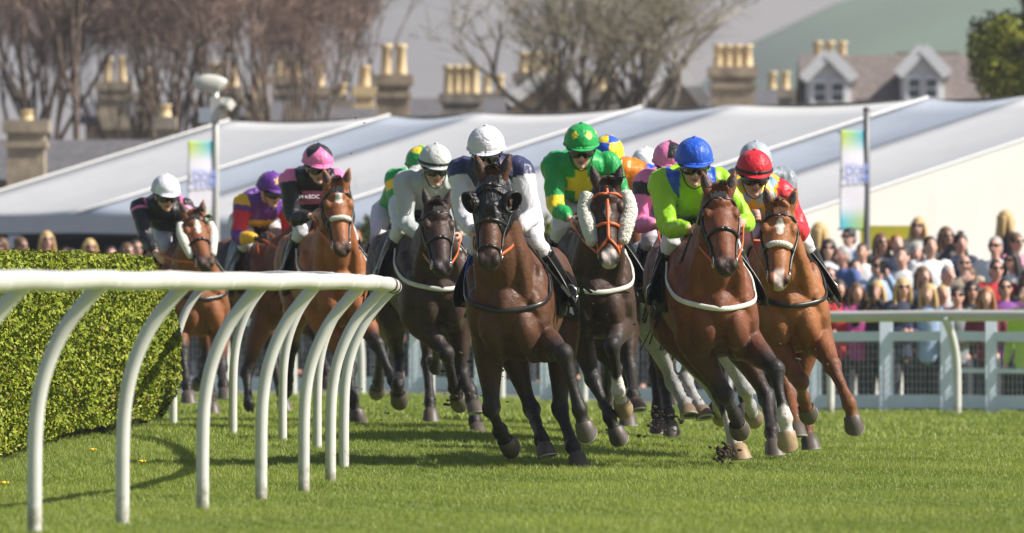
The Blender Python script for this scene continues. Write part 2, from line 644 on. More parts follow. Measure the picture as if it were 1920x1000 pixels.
def build_hedge():
    # plan of the face towards the course, near to far, then round the end
    path = np.array([(-4.15, 44), (-3.7, 49), (-3.30, 54), (-2.96, 59), (-2.61, 63.2), (-2.63, 64.2), (-3.1, 64.9), (-3.9, 65.2), (-4.4, 64.6)])
    path = cr(path, 8)
    d = np.gradient(path, axis=0); d /= np.linalg.norm(d, axis=1)[:, None]
    nout = np.stack([d[:, 1], -d[:, 0]], 1)
    L = np.concatenate([[0], np.cumsum(np.linalg.norm(np.diff(path, axis=0), axis=1))])
    root = empty('hedge', (-3.3, 56, 0))
    tag(root, 'thick clipped green hedge with a flat top behind the near white rail', 'hedge')
    off0 = A(-3.3, 56, 0)
    def top(y): return 1.345 + .06 * sstep(50, 63, y) + ground(-3.0, y) * .3
    # leaves
    n = 210000
    l = rng.random(n) ** .9 * L[-1]
    # more leaves on the visible part
    px_ = np.interp(l, L, path[:, 0]); py_ = np.interp(l, L, path[:, 1])
    nx_ = np.interp(l, L, nout[:, 0]); ny_ = np.interp(l, L, nout[:, 1])
    H = top(py_)
    g = zg(px_, py_)
    # cross-section: up the face, round the shoulder, over the top (1.1 m deep)
    u = rng.random(n)
    face = u < .74
    z = np.where(face, g + .07 + (H - g - .07) * (u / .74) ** .92, H)
    inn = np.where(face, 0, ((u - .74) / .26) * 1.1)
    bulge = .09 * np.sin(np.clip((z - g) / (H - g), 0, 1) * math.pi) - .10 * sstep(.82, 1.0, (z - g) / (H - g)) * (1) - .03 * sstep(.25, 0, (z - g) / (H - g))
    lump = .05 * np.sin(l * 2.3 + z * 2) * np.sin(z * 4.1 + l * 1.1) + .03 * np.sin(l * 7.1) * np.sin(z * 9.3)
    z = z + np.where(face, 0, .035 * np.sin(l * 5) * np.sin(inn * 7 + l * 2) - .05 * sstep(.25, 0, inn))
    dep = -np.abs(rng.normal(size=n)) * .055
    o_ = np.where(face, bulge + lump + dep, -inn - .08)
    z = np.where(face, z, z + dep * .8)
    c = np.stack([px_ + nx_ * o_, py_ + ny_ * o_, z], 1)
    nn = np.stack([nx_ * face, ny_ * face, np.where(face, .45, 1.0)], 1)
    k = rng.random((n, 1))
    col = A(.085, .125, .006) * (1 - k) + A(.25, .30, .014) * k
    fresh = rng.random((n, 1)) < .16
    col = np.where(fresh, A(.32, .33, .04), col)
    brown = rng.random((n, 1)) < .03
    col = np.where(brown, A(.20, .11, .035), col)
    v, q, cc = leaf_quads(c - off0, nn, .0165, col)
    link('leaves', big_mesh('leaves', v, q, cc), M_LEAF, root)
    # woody inside
    core = MB()
    K = 14
    rings = []
    for i in range(len(path)):
        x, y = path[i] - nout[i] * .16
        H_ = top(y) - .09
        gz = float(zg(x, y))
        xi, yi = path[i] - nout[i] * 1.05
        rings.append([(x, y, gz + .03), (x + nout[i][0] * .05, y + nout[i][1] * .05, gz + .6), (x - nout[i][0] * .05, y - nout[i][1] * .05, H_ - .06), (xi, yi, H_)])
    v = np.array(rings).reshape(-1, 3)
    f = []
    for i in range(len(path) - 1):
        for j in range(3):
            f.append((i * 4 + j, (i + 1) * 4 + j, (i + 1) * 4 + j + 1, i * 4 + j + 1))
    core.add(v, f)
    st = MB()
    for i in range(240):
        t = rng.random() * L[-1] * .8
        x = np.interp(t, L, path[:, 0]) - .1 - .05 * rng.random(); y = np.interp(t, L, path[:, 1])
        gz = float(zg(x, y))
        st.tube([A(x - .05, y, gz - .02), A(x + .03 * rng.normal(), y + .05 * rng.normal(), gz + .12), A(x + .06 * rng.normal(), y + .1 * rng.normal(), gz + .35)], .005 + .006 * rng.random(), k=5, m=1)
    obj('inner_growth', core, mat('hedge_inner', (.035, .05, .012), .9, noise=.4, nscale=25), root, off=off0)
    tag(obj('stems', st, M_TWIG, root, off=off0), kind='stuff')

def build_dandelions():
    m = mat('dandelion_petal', (.75, .50, .02), .6)
    ms = mat('dandelion_stalk', (.16, .25, .05), .6)
    for i, (px, py, s) in enumerate([(173, 868, 285), (265, 882, 297), (7, 921, 333), (150, 915, 326)][:3]):
        p = P(px, py, s)
        p[2] = float(zg(p[0], p[1])) + .05
        root = empty('dandelion', (p[0], p[1], p[2] - .05))
        tag(root, ['yellow dandelion in the grass just below the hedge end', 'yellow dandelion in the rail shadow beside the second post', 'yellow dandelion in the grass at the left edge near the first post'][i], 'flower', 'dandelions under the hedge')
        mb = MB()
        for k in range(14):
            a = k * 2.4
            r_ = .012 + .006 * (k % 3)
            mb.ell(A(math.cos(a) * r_, math.sin(a) * r_, .05 + .004 * (k % 2)), (.008, .008, .005), nu=6, nv=4)
        mb.ell(A(0, 0, .052), (.012, .012, .009), nu=8, nv=5)
        obj('flower_head', mb, m, root)
        obj('stalk', MB().tube([A(.004, 0, -.02), A(0, .003, .02), A(0, 0, .05)], .0025, k=5), ms, root)
# ------------------------------------------------------------------ marquee
M_PVC = mat('marquee_fabric', (.54, .54, .545), .45, noise=.04, nscale=1.5, bump=.12, bscale=3)
M_PVCB = mat('marquee_tinted_fabric', (.37, .41, .475), .4, noise=.10, nscale=.8, bump=.1, bscale=3)
M_CREAM = mat('marquee_gable_fabric', (.56, .555, .515), .55, noise=.03, nscale=.9, bump=.25, bscale=1.6)
M_KEDER = mat('marquee_seam', (.66, .66, .65), .5)
M_INSHADE = mat('marquee_inside_shade', (.012, .014, .022), .9)

def build_marquee():
    R0, R1 = A(-4.82, 145.6), A(7.8, 130.0)
    ZR, PT = 4.52, 1.60 / 6.16
    bdir = A(.777, .629)
    def ridge(t):
        q = R0 + (R1 - R0) * t
        return A(q[0], q[1], ZR)
    def down(t, L):
        r = ridge(t)
        return A(r[0] - bdir[0] * L, r[1] - bdir[1] * L, ZR - PT * L)
    def pix(p):
        s = F / p[1]
        return 960 + p[0] * s, HY - (p[2] - HC) * s
    def tr(px):              # ridge parameter seen at pixel column px
        ts = np.linspace(-.5, 2.5, 6001)
        xs = np.array([960 + F * ridge(t)[0] / ridge(t)[1] for t in ts])
        return float(np.interp(px, xs, ts))
    def tv(px, py):          # parameter of the beam whose slope passes through pixel
        best = None
        for t in np.linspace(.8, 2.2, 281):
            for L in np.linspace(0, 16, 161):
                x, y = pix(down(t, L))
                e = abs(x - px) + abs(y - py)
                if best is None or e < best[0]: best = (e, t)
        return best[1]
    tend = tv(1920, 262)
    cuts = [tr(430), tr(731), tr(888), tr(1203), tr(1369), tr(1740), tr(1925), tend]
    Ls = []
    for i, t in enumerate(cuts):
        want = [404, 400, 402, 425, 432, 445, 452, 462][i]
        ll = np.linspace(4, 18, 400)
        ys = np.array([pix(down(t, l))[1] for l in ll])
        Ls.append(float(np.interp(want, ys, ll)))
    base = down(cuts[2], 3)
    off = A(base[0], base[1], 0)
    root = empty('marquee', off)
    tag(root, 'long white fabric marquee with a striped sloping roof and cream gable end behind the crowd', 'marquee')
    mats = [M_PVC, M_PVCB, M_PVC, M_PVCB, M_PVC, M_PVCB, M_PVC]
    for i in range(len(cuts) - 1):
        n, mm = 10, 12
        v = []
        for a in range(n + 1):
            u = a / n
            t = cuts[i] + (cuts[i + 1] - cuts[i]) * u
            L = Ls[i] + (Ls[i + 1] - Ls[i]) * u
            for b in range(mm + 1):
                p = down(t, L * b / mm)
                p[2] -= .15 * math.sin(math.pi * u) * (.4 + .6 * math.sin(math.pi * b / mm))
                v.append(p - off)
        f = [(a * (mm + 1) + b, a * (mm + 1) + b + 1, (a + 1) * (mm + 1) + b + 1, (a + 1) * (mm + 1) + b) for a in range(n) for b in range(mm)]
        o = link('roof_panel', mesh_from(v, f, 'roof_panel'), mats[i], root)
        so = o.modifiers.new('thick', 'SOLIDIFY'); so.thickness = .01
        # the far slope
        q = [ridge(cuts[i]), ridge(cuts[i + 1]), ridge(cuts[i + 1]) + A(bdir[0] * 6, bdir[1] * 6, -PT * 6), ridge(cuts[i]) + A(bdir[0] * 6, bdir[1] * 6, -PT * 6)]
        link('rear_roof_panel', mesh_from([x - off - A(0, 0, .012) for x in q], [(0, 1, 2, 3)], 'rear_roof_panel'), M_PVC, root)
    for i, t in enumerate(cuts):
        if i in (2, 4, 6): continue
        mb = MB().loft([down(t, 0) + A(0, 0, .03), down(t, Ls[i] / 2) + A(0, 0, .02), down(t, Ls[i]) + A(0, 0, .02)], [.02] * 3, k=8, m=3)
        obj('roof_beam', mb, M_KEDER, root, off=off)
    # valance, gutter and posts along the eave
    E = [down(t, l) for t, l in zip(cuts, Ls)]
    val = MB()
    for a, b in zip(E[:-1], E[1:]):
        val.bar(a - A(0, 0, .17), b - A(0, 0, .17), .30, .03)
    obj('valance', val, mat('marquee_valance', (.56, .58, .62), .5, noise=.04, nscale=1.5), root, off=off, smooth=False)
    for px in (-60, 30, 343, 700, 1080):
        # find eave point at this column
        xs = [pix(e)[0] for e in E]
        u = np.interp(px, xs, np.arange(len(E)))
        i = min(int(u), len(E) - 2)
        e = E[i] + (E[i + 1] - E[i]) * (u - i)
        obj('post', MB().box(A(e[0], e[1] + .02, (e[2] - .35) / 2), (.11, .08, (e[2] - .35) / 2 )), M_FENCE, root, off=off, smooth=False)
    # shade of the interior, given as added near-black sheets
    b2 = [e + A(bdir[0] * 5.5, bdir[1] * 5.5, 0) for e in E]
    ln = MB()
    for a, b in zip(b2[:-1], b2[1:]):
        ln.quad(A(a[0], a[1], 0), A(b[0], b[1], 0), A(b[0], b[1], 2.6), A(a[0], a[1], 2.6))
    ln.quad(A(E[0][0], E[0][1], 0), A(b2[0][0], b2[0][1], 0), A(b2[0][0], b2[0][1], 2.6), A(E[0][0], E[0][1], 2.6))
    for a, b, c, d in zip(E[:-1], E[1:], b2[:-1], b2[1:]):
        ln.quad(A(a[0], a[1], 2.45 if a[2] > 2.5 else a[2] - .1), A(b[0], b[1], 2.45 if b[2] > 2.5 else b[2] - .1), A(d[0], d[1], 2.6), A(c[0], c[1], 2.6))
    obj('inside_shade', ln, M_INSHADE, root, off=off, smooth=False)
    # gable end
    gw = MB()
    T = cuts[-1]
    n = 14
    rr = ridge(T)
    cols = []
    for k in range(n + 1):
        l = Ls[-1] - (Ls[-1] + 6.1) * k / n
        p = down(T, l)
        z = ZR - PT * abs(l)
        w = .05 * math.sin(k * 1.9)
        cols.append((A(p[0] + .03 + w * .63, p[1] - .04 - w * .78, -.1), A(p[0] + .03, p[1] - .04, z)))
    for a, b in zip(cols[:-1], cols[1:]):
        gw.quad(a[0], b[0], b[1], a[1])
    obj('gable_wall', gw, M_CREAM, root, off=off, smooth=False)

# ------------------------------------------------------------------ lamp post, banners
M_GREYMETAL = mat('grey_painted_metal', (.50, .49, .46), .45, metal=.2, noise=.06, nscale=3)
M_DARKMETAL = mat('dark_grey_metal', (.17, .17, .18), .5, metal=.3)

def banner_material():
    m = bpy.data.materials.new('banner_fabric')
    m.use_nodes = True
    t = m.node_tree
    b = t.nodes['Principled BSDF']; b.inputs['Roughness'].default_value = .6
    at = t.nodes.new('ShaderNodeAttribute'); at.attribute_name = 'Col'
    t.links.new(at.outputs['Color'], b.inputs['Base Color'])
    tl = t.nodes.new('ShaderNodeBsdfTranslucent'); mx = t.nodes.new('ShaderNodeMixShader'); mx.inputs[0].default_value = .45
    t.links.new(at.outputs['Color'], tl.inputs[0]); t.links.new(b.outputs[0], mx.inputs[1]); t.links.new(tl.outputs[0], mx.inputs[2])
    t.links.new(mx.outputs[0], t.nodes['Material Output'].inputs[0])
    return m
M_BANNER = banner_material()
M_BTEXT = mat('banner_print_blue', (.20, .27, .62), .6)

def build_banner(px0, px1, py0, py1, s, label, text):
    a, b = P(px0, py1, s), P(px1, py0, s)
    w, h = (b[0] - a[0]) / math.cos(math.radians(40)), b[2] - a[2]
    root = empty('banner', (a[0] + w / 2, a[1] - .14, a[2]), math.radians(40))
    tag(root, label, 'banner', 'feather banners on poles')
    n, k = 12, 36
    v, c = [], []
    for j in range(k + 1):
        for i in range(n + 1):
            u, q = i / n, j / k
            y = .010 * math.sin(u * 3 + q * 5)
            v.append((-w / 2 + w * u, y, h * q))
            col = A(.80, .79, .84)
            top = float(sstep(.74, .95, q)); bot = float(sstep(.26, .05, q))
            ct = A(.62, .70, .10) * (1 - u) + A(.06, .52, .78) * u
            cb = A(.05, .55, .75) * (1 - u) + A(.60, .68, .12) * u
            col = col * (1 - top) + ct * top
            col = col * (1 - bot) + cb * bot
            c.append(col)
    f = [(j * (n + 1) + i, j * (n + 1) + i + 1, (j + 1) * (n + 1) + i + 1, (j + 1) * (n + 1) + i) for j in range(k) for i in range(n)]
    me = mesh_from(v, f, 'cloth'); set_col(me, c)
    o = link('cloth', me, M_BANNER, root)
    so = o.modifiers.new('t', 'SOLIDIFY'); so.thickness = .006
    for txt, z, sz in text:
        lettering(txt, sz * w, M_BTEXT, root, (0, -.05, h * z), (math.pi / 2, 0, 0))
    return root

def build_lamp_post():
    s = 140.0
    b = P(404, 628, s); x, y = b[0], b[1]
    root = empty('lamp_post', (x, y, .1))
    tag(root, 'tall pale metal pole carrying floodlight and camera housings behind the left banner', 'lamp post')
    off = A(x, y, .1)
    zt = P(404, 165, s)[2]
    obj('pole', MB().loft([A(x, y, .05), A(x, y, 2), A(x, y, zt)], [.055, .052, .045], k=14, m=2), M_GREYMETAL, root, off=off)
    hd = MB().loft([P(368, 158, s), P(385, 156, s), P(412, 160, s), P(418, 164, s)], [(.05, .07), (.075, .12), (.07, .12), (.04, .08)], k=14)
    obj('floodlight', hd, M_PLASTIC, root, off=off)
    obj('arm', MB().tube([P(404, 170, s), P(400, 178, s), P(395, 166, s)], .03), M_GREYMETAL, root, off=off)
    cb = MB().loft([P(408, 195, s) + A(0, .1, 0), P(420, 195, s), P(434, 197, s) - A(0, .1, 0)], [(.07, .08), (.09, .09), (.085, .09)], k=4, m=2, cap=.05)
    obj('camera_housing', cb, M_PLASTIC, root, off=off, smooth=False)
    obj('control_box', MB().box(P(385, 217, s) - A(0, .03, 0), (.085, .09, .10)).box(P(397, 226, s), (.07, .05, .03)), mat('blue_grey_box', (.36, .40, .47), .5), root, off=off, smooth=False)
    obj('bracket', MB().box(P(404, 205, s), (.075, .07, .16)), M_GREYMETAL, root, off=off, smooth=False)
    for z0, nm in ((268, 0), (428, 1)):
        obj('banner_arm', MB().tube([P(404, z0, s), P(352, z0, s)], .012), M_GREYMETAL, root, off=off)
    txt = [('YOUR', .62, .34), ('CLUB', .52, .36)]
    build_banner(346, 397, 265, 430, s, 'white vertical banner with blue print and coloured ends hanging from the pale lamp post', txt)
    s2 = 146.0
    b = P(1625, 628, s2)
    r2 = empty('banner_pole', (b[0], b[1], .1))
    tag(r2, 'plain dark grey pole standing beside the right banner against the marquee', 'pole')
    o2 = A(b[0], b[1], .1)
    obj('pole', MB().tube([A(b[0], b[1], 0), A(b[0], b[1], P(0, 206, s2)[2])], .042, k=12), M_DARKMETAL, r2, off=o2)
    obj('pole_cap', MB().ell(A(b[0], b[1], P(0, 206, s2)[2]), (.05, .05, .04), nu=10, nv=6), M_DARKMETAL, r2, off=o2)
    for z0 in (248, 430):
        obj('banner_arm', MB().tube([P(1625, z0, s2), P(1571, z0, s2)], .012), M_DARKMETAL, r2, off=o2)
    build_banner(1566, 1619, 245, 432, s2, 'white vertical banner with blue print and coloured ends beside the dark pole at right', txt)
    p = P(1672, 446, 140.)
    yb = empty('yellow_board', (p[0], p[1], .2))
    tag(yb, 'yellow board behind the crowd at the foot of the cream gable wall', 'board')
    oy = A(p[0], p[1], .2)
    obj('panel', MB().box(A(p[0], p[1], p[2]), (.42, .03, .16)), mat('yellow_paint', (.62, .55, .03), .5, noise=.1), yb, off=oy, smooth=False)
    for dx in (-.35, .35):
        obj('leg', MB().box(A(p[0] + dx, p[1] + .06, p[2] / 2), (.03, .03, p[2] / 2)), M_DARKMETAL, yb, off=oy, smooth=False)

# ------------------------------------------------------------------ houses
M_STONE = mat('sandstone', (.36, .29, .21), .9, noise=.35, nscale=3.0, bump=.4, bscale=6)
M_STONE2 = mat('weathered_stone', (.27, .235, .19), .9, noise=.4, nscale=3.5, bump=.4, bscale=6)
M_SLATE = mat('slate_roof', (.115, .11, .12), .7, noise=.3, nscale=6, bump=.3, bscale=14)
M_TILE = mat('brown_tile_roof', (.165, .135, .125), .8, noise=.25, nscale=5, bump=.4, bscale=16)
M_POT = mat('clay_chimney_pot', (.70, .54, .31), .8, noise=.15, nscale=6)
M_WHITEP = mat('white_painted_wood', (.74, .75, .77), .5, noise=.05)
M_GLASS = mat('dark_window_glass', (.06, .075, .09), .12, spec=.8)

def chimney(root, off, px, s, py_top, py_bot, w, pots, pot_h, m=M_STONE, d=.7):
    a = P(px, py_top, s); b = P(px, py_bot, s)
    mb = MB()
    h = a[2] - b[2]
    mb.box(A(a[0], a[1], b[2] + h / 2 - .12), (w / 2, d / 2, h / 2))
    mb.box(A(a[0], a[1], a[2] - .10), (w / 2 + .09, d / 2 + .09, .12))
    mb.box(A(a[0], a[1], a[2] - .45), (w / 2 + .05, d / 2 + .05, .06))
    c = obj('chimney', mb, m, root, off=off, smooth=False)
    for k in range(pots):
        x = a[0] + (k - (pots - 1) / 2) * (w * .9 / max(pots, 1))
        z = a[2] + .02
        p = MB().loft([A(x, a[1], z), A(x, a[1], z + .1 * pot_h), A(x, a[1], z + .85 * pot_h), A(x, a[1], z + .9 * pot_h), A(x, a[1], z + pot_h)],
                      [.15, .13, .11, .145, .14], k=12, m=2, smooth=False, cap=.05)
        obj('chimney_pot', p, M_POT, c, off=off)
    return c

def gabled(root, off, x0, x1, y0, dpt, z0, ze, zr, mw, mr, along_x=True, name='roof', skew=False):
    """walls and a pitched roof; ridge along x (slope faces the viewer) or along y (gable faces the viewer)"""
    x0, x1 = min(x0, x1), max(x0, x1)
    w = MB()
    r = MB()
    ym = y0 + dpt / 2
    if along_x:
        v = [(x0, y0, z0), (x1, y0, z0), (x1, y0 + dpt, z0), (x0, y0 + dpt, z0), (x0, y0, ze), (x1, y0, ze), (x1, y0 + dpt, ze), (x0, y0 + dpt, ze), (x0, ym, zr - .05), (x1, ym, zr - .05)]
        w.add(v, [(0, 1, 5, 4), (1, 2, 6, 9, 5), (2, 3, 7, 6), (3, 0, 4, 8, 7)])
        e = .18
        k = (zr - ze) / (dpt / 2)
        r.add([(x0 - e, y0 - e, ze - e * k + .05), (x1 + e, y0 - e, ze - e * k + .05), (x1 + e, ym, zr + .05), (x0 - e, ym, zr + .05), (x1 + e, y0 + dpt + e, ze - e * k + .05), (x0 - e, y0 + dpt + e, ze - e * k + .05)],
              [(0, 1, 2, 3), (3, 2, 4, 5)])
    else:
        xm = (x0 + x1) / 2
        v = [(x0, y0, z0), (x1, y0, z0), (x1, y0 + dpt, z0), (x0, y0 + dpt, z0), (x0, y0, ze), (x1, y0, ze), (x1, y0 + dpt, ze), (x0, y0 + dpt, ze), (xm, y0, zr - .05), (xm, y0 + dpt, zr - .05)]
        w.add(v, [(0, 1, 5, 8, 4), (1, 2, 6, 5), (2, 3, 7, 9, 6), (3, 0, 4, 7)])
        e = .15
        k = (zr - ze) / ((x1 - x0) / 2)
        r.add([(x0 - e, y0 - e, ze - e * k + .05), (x0 - e, y0 + dpt, ze - e * k + .05), (xm, y0 + dpt, zr + .05), (xm, y0 - e, zr + .05), (x1 + e, y0 + dpt, ze - e * k + .05), (x1 + e, y0 - e, ze - e * k + .05)],
              [(0, 1, 2, 3), (3, 2, 4, 5)])
    obj('wall', w, mw, root, off=off, smooth=False)
    ro = obj(name, r, mr, root, off=off, smooth=False)
    so = ro.modifiers.new('t', 'SOLIDIFY'); so.thickness = .10; so.offset = 1
    if skew and not along_x:
        sk = MB()
        xm = (x0 + x1) / 2
        sk.bar(A(x0 - .1, y0 - .2, ze - .02), A(xm, y0 - .2, zr + .12), .30, .12)
        sk.bar(A(xm, y0 - .22, zr + .12), A(x1 + .1, y0 - .22, ze - .02), .30, .12)
        obj('gable_coping', sk, M_WHITEP, root, off=off, smooth=False)
    return ro

def window(root, off, c, w, h):
    f = MB()
    f.box(A(c[0] - w / 2, c[1], c[2]), (.05, .05, h / 2 + .05)).box(A(c[0] + w / 2, c[1], c[2]), (.05, .05, h / 2 + .05))
    f.box(A(c[0], c[1], c[2] + h / 2), (w / 2 - .05, .05, .05)).box(A(c[0], c[1], c[2] - h / 2), (w / 2 - .05, .05, .05))
    f.box(A(c[0], c[1] - .004, c[2]), (w / 2 - .05, .03, .025))
    o = obj('window', f, M_WHITEP, root, off=off, smooth=False)
    obj('pane', MB().box(A(c[0], c[1] + .02, c[2]), (w / 2 - .052, .015, h / 2 - .052)), M_GLASS, o, off=off, smooth=False)

def dormer(root, off, px0, px1, s, py_apex, py_eave, py_sill, dep=2.5):
    a, b = P(px0, py_eave, s), P(px1, py_eave, s)
    zr = P(0, py_apex, s)[2]; z0 = P(0, py_sill, s)[2]
    gabled(root, off, a[0], b[0], a[1], dep, z0, a[2], zr, M_WHITEP, M_TILE, along_x=False, name='dormer_roof', skew=True)
    w = (b[0] - a[0])
    window(root, off, A((a[0] + b[0]) / 2 - w * .2, a[1] - .07, (a[2] + z0) / 2), w * .34, (a[2] - z0) * .8)
    window(root, off, A((a[0] + b[0]) / 2 + w * .2, a[1] - .07, (a[2] + z0) / 2), w * .34, (a[2] - z0) * .8)

def build_houses():
    def root_at(px, s, label):
        p = P(px, 628, s)
        r = empty('house', (p[0], p[1], 0))
        tag(r, label, 'house', 'stone houses behind the marquee')
        return r, A(p[0], p[1], 0)
    # right house with dormers
    s = 70.0
    r, o = root_at(1680, s, 'house with white gabled dormers and brown tiled roof beside the green tree at right')
    a, b = P(1515, 205, s), P(1865, 205, s)
    gabled(r, o, a[0], b[0], a[1], 5.0, 0, a[2], P(0, 108, s)[2], M_STONE2, M_TILE)
    dormer(r, o, 1512, 1595, s, 108, 148, 200)
    dormer(r, o, 1690, 1770, s, 98, 140, 192)
    obj('ridge_trim', MB().bar(P(1600, 112, s) + A(0, 2.45, 0), P(1700, 112, s) + A(0, 2.45, 0), .12), M_WHITEP, r, off=o, smooth=False)
    chimney(r, o, 1556, 69.0, 122, 190, 1.1, 3, .62, M_STONE)
    chimney(r, o, 1740, 67.0, 100, 190, 1.6, 0, .5, M_STONE2)
    # house with the big stack right of the large tree
    s = 76.0
    r, o = root_at(1330, s, 'slate roofed house with a large stone chimney stack right of the spreading tree')
    a, b = P(1180, 225, s), P(1450, 225, s)
    gabled(r, o, a[0], b[0], a[1] + .5, 6, 0, a[2], P(0, 172, s)[2], M_STONE2, M_SLATE)
    ga, gb = P(1205, 195, s), P(1315, 195, s)
    gabled(r, o, ga[0], gb[0], ga[1] - .5, 3, 0, ga[2], P(0, 128, s)[2], M_STONE2, M_SLATE, along_x=False, skew=True, name='gable_roof')
    chimney(r, o, 1374, 76.5, 128, 230, 1.05, 4, .55, M_STONE, d=.8)
    # roof and stack behind the large tree
    s = 78.0
    r, o = root_at(1010, s, 'stone gabled house with slate roof behind the spreading tree')
    ga, gb = P(960, 190, s), P(1090, 190, s)
    gabled(r, o, ga[0], gb[0], ga[1], 6, 0, ga[2], P(0, 150, s)[2], M_STONE, M_SLATE, along_x=False, skew=True)
    chimney(r, o, 1012, 77.0, 138, 225, 1.15, 4, .5, M_STONE2)
    # low roof with four tall pots
    s = 74.0
    r, o = root_at(870, s, 'low slate house with a row of four clay pots left of the spreading tree')
    a, b = P(780, 235, s), P(960, 235, s)
    gabled(r, o, a[0], b[0], a[1], 5, 0, a[2], P(0, 190, s)[2], M_STONE2, M_SLATE)
    chimney(r, o, 865, 74.5, 178, 215, .95, 4, .72, M_STONE2)
    # twin pots
    s = 80.0
    r, o = root_at(725, s, 'stone house end with twin tall clay pots at the right edge of the bare wood')
    a, b = P(620, 240, s), P(790, 240, s)
    gabled(r, o, a[0], b[0], a[1], 5, 0, a[2], P(0, 205, s)[2], M_STONE, M_SLATE)
    chimney(r, o, 738, 80.5, 143, 250, .75, 2, .72, M_STONE)
    chimney(r, o, 684, 79.0, 165, 250, .42, 1, .5, M_POT)
    chimney(r, o, 640, 79.0, 190, 250, .42, 1, .4, M_STONE2)
    # left house
    s = 96.0
    r, o = root_at(120, s, 'low slate roofed house with a square stone chimney at the far left')
    a, b = P(-60, 345, s), P(330, 345, s)
    gabled(r, o, a[0], b[0], a[1] + 1, 6, 0, a[2], P(0, 268, s)[2], M_STONE2, M_SLATE)
    chimney(r, o, 50, 97.0, 228, 350, .72, 1, .2, M_STONE, d=.7)
    chimney(r, o, 309, 95.0, 222, 275, .30, 1, .25, M_STONE2, d=.35)
    # long slate terrace behind the marquee ridge
    s = 68.0
    r, o = root_at(1100, s, 'long low terrace with dark slate roof running behind the marquee ridge')
    a, b = P(600, 240, s), P(1490, 240, s)
    gabled(r, o, a[0], b[0], a[1], 6, 0, a[2], P(0, 194, s)[2], M_STONE2, mat('old_slate_roof', (.075, .075, .072), .8, noise=.35, nscale=3))
    for px_, pt_, w_, n_ in ((925, 176, .8, 2), (1130, 172, .9, 3), (1235, 180, .7, 2), (1460, 170, .8, 2)):
        chimney(r, o, px_, s, pt_, 215, w_, n_, .5, M_STONE2)
    # houses seen through the wood
    for px, s, pt, lab, pots in ((440, 66., 190, 'pale stone house seen through the bare wood right of the lamp post', 3), (235, 66., 180, 'pale stone house seen through the bare wood left of the lamp post', 2), (560, 64., 170, 'pale stone house glimpsed through the bare wood above the pink capped rider', 3)):
        r, o = root_at(px, s, lab)
        a, b = P(px - 75, 235, s), P(px + 75, 235, s)
        gabled(r, o, a[0], b[0], a[1], 6, 0, a[2], P(0, 195, s)[2], M_STONE, M_SLATE)
        chimney(r, o, px - 20, s, pt - 25, 235, .9, pots, .7, M_STONE)
        chimney(r, o, px + 40, s, pt - 5, 235, .6, 1, .7, M_STONE)

# ------------------------------------------------------------------ trees
M_BARK = mat('bare_tree_bark', (.115, .083, .063), .95, noise=.35, nscale=6, bump=.5, bscale=12)
M_TWIGS = mat('bare_tree_twigs', attr='Col', rough=.9)
M_BARK2 = mat('budding_tree_bark', (.12, .10, .08), .95, noise=.3, nscale=6, bump=.5, bscale=12)

def bare_tree(base, height, spread, r0, seed, fork, col, m, label, group, lean=0, twn=1.0, levels=5, tw=.012, cat='tree', nfork=5, cr_=.62, nb_=4):
    R = np.random.default_rng(seed)
    root = empty('bare_tree', base)
    tag(root, label, cat, group)
    trunk = MB(); limbs = []
    tv, tq, tc = [], [], []
    def grow(p, d, ln, r, lev):
        n = 4
        pts = [p]
        dd = d
        for i in range(n):
            dd = nrm(dd + R.normal(size=3) * A(1, 1, .6) * (.10 + .03 * lev) + A(0, 0, .05))
            pts.append(pts[-1] + dd * ln / n)
        r1 = r * (.62 if lev else .75)
        if lev <= 3:
            trunk.tube(pts, r, k=8 if lev < 2 else 5, m=2) if False else trunk.loft(pts, list(np.linspace(r, r1, n + 1)), k=8 if lev < 2 else 5, m=2, cap=.2)
        else:
            limbs.append((pts, r))
        if lev >= levels:
            return
        nb = nfork if lev == 0 else nb_
        for k in range(nb):
            u = (.55 + .45 * R.random()) if lev else (.8 + .2 * R.random())
            if k == 0: u = 1.0
            idx = u * n
            i = min(int(idx), n - 1)
            q = pts[i] + (pts[i + 1] - pts[i]) * (idx - i)
            ang = 2 * math.pi * (k + R.random() * .7) / nb
            side = A(math.cos(ang), math.sin(ang), 0)
            sp = spread * (.5 + .7 * R.random())
            nd = nrm(dd * A(.8, .8, 1) + side * sp + A(0, 0, .15 if lev < 3 else 0))
            grow(q, nd, ln * (.62 + .22 * R.random()) * (1 if lev else (height - fork) / fork * .36), r1 * (cr_ + .2 * R.random()), lev + 1)
    grow(A(0, 0, -.3), nrm(A(lean, 0, 1)), fork, r0, 0)
    obj('trunk', trunk, m, root)
    V, C_ = [], []
    for pts, r in limbs:
        for a, b in zip(pts[:-1], pts[1:]):
            side = nrm(np.cross(b - a, R.normal(size=3))) * max(r, tw * .7)
            V.append(np.array([a - side, a + side, b + side * .7, b - side * .7]))
            C_.append(col * (.7 + .5 * R.random()))
            for k in range(int(3 * twn + R.random())):
                q = a + (b - a) * R.random()
                e = q + (nrm(b - a) * .4 + R.normal(size=3) * .55 + A(0, 0, .2)) * (.35 + .4 * R.random())
                side2 = nrm(np.cross(e - q, R.normal(size=3))) * tw * .5
                V.append(np.array([q - side2, q + side2, e + side2 * .4, e - side2 * .4]))
                C_.append(col * (.8 + .6 * R.random()))
    v = np.vstack(V)
    me = big_mesh('crown', v, np.arange(len(v)).reshape(-1, 4), np.repeat(np.array(C_), 4, 0))
    link('crown', me, M_TWIGS, root)
    return root

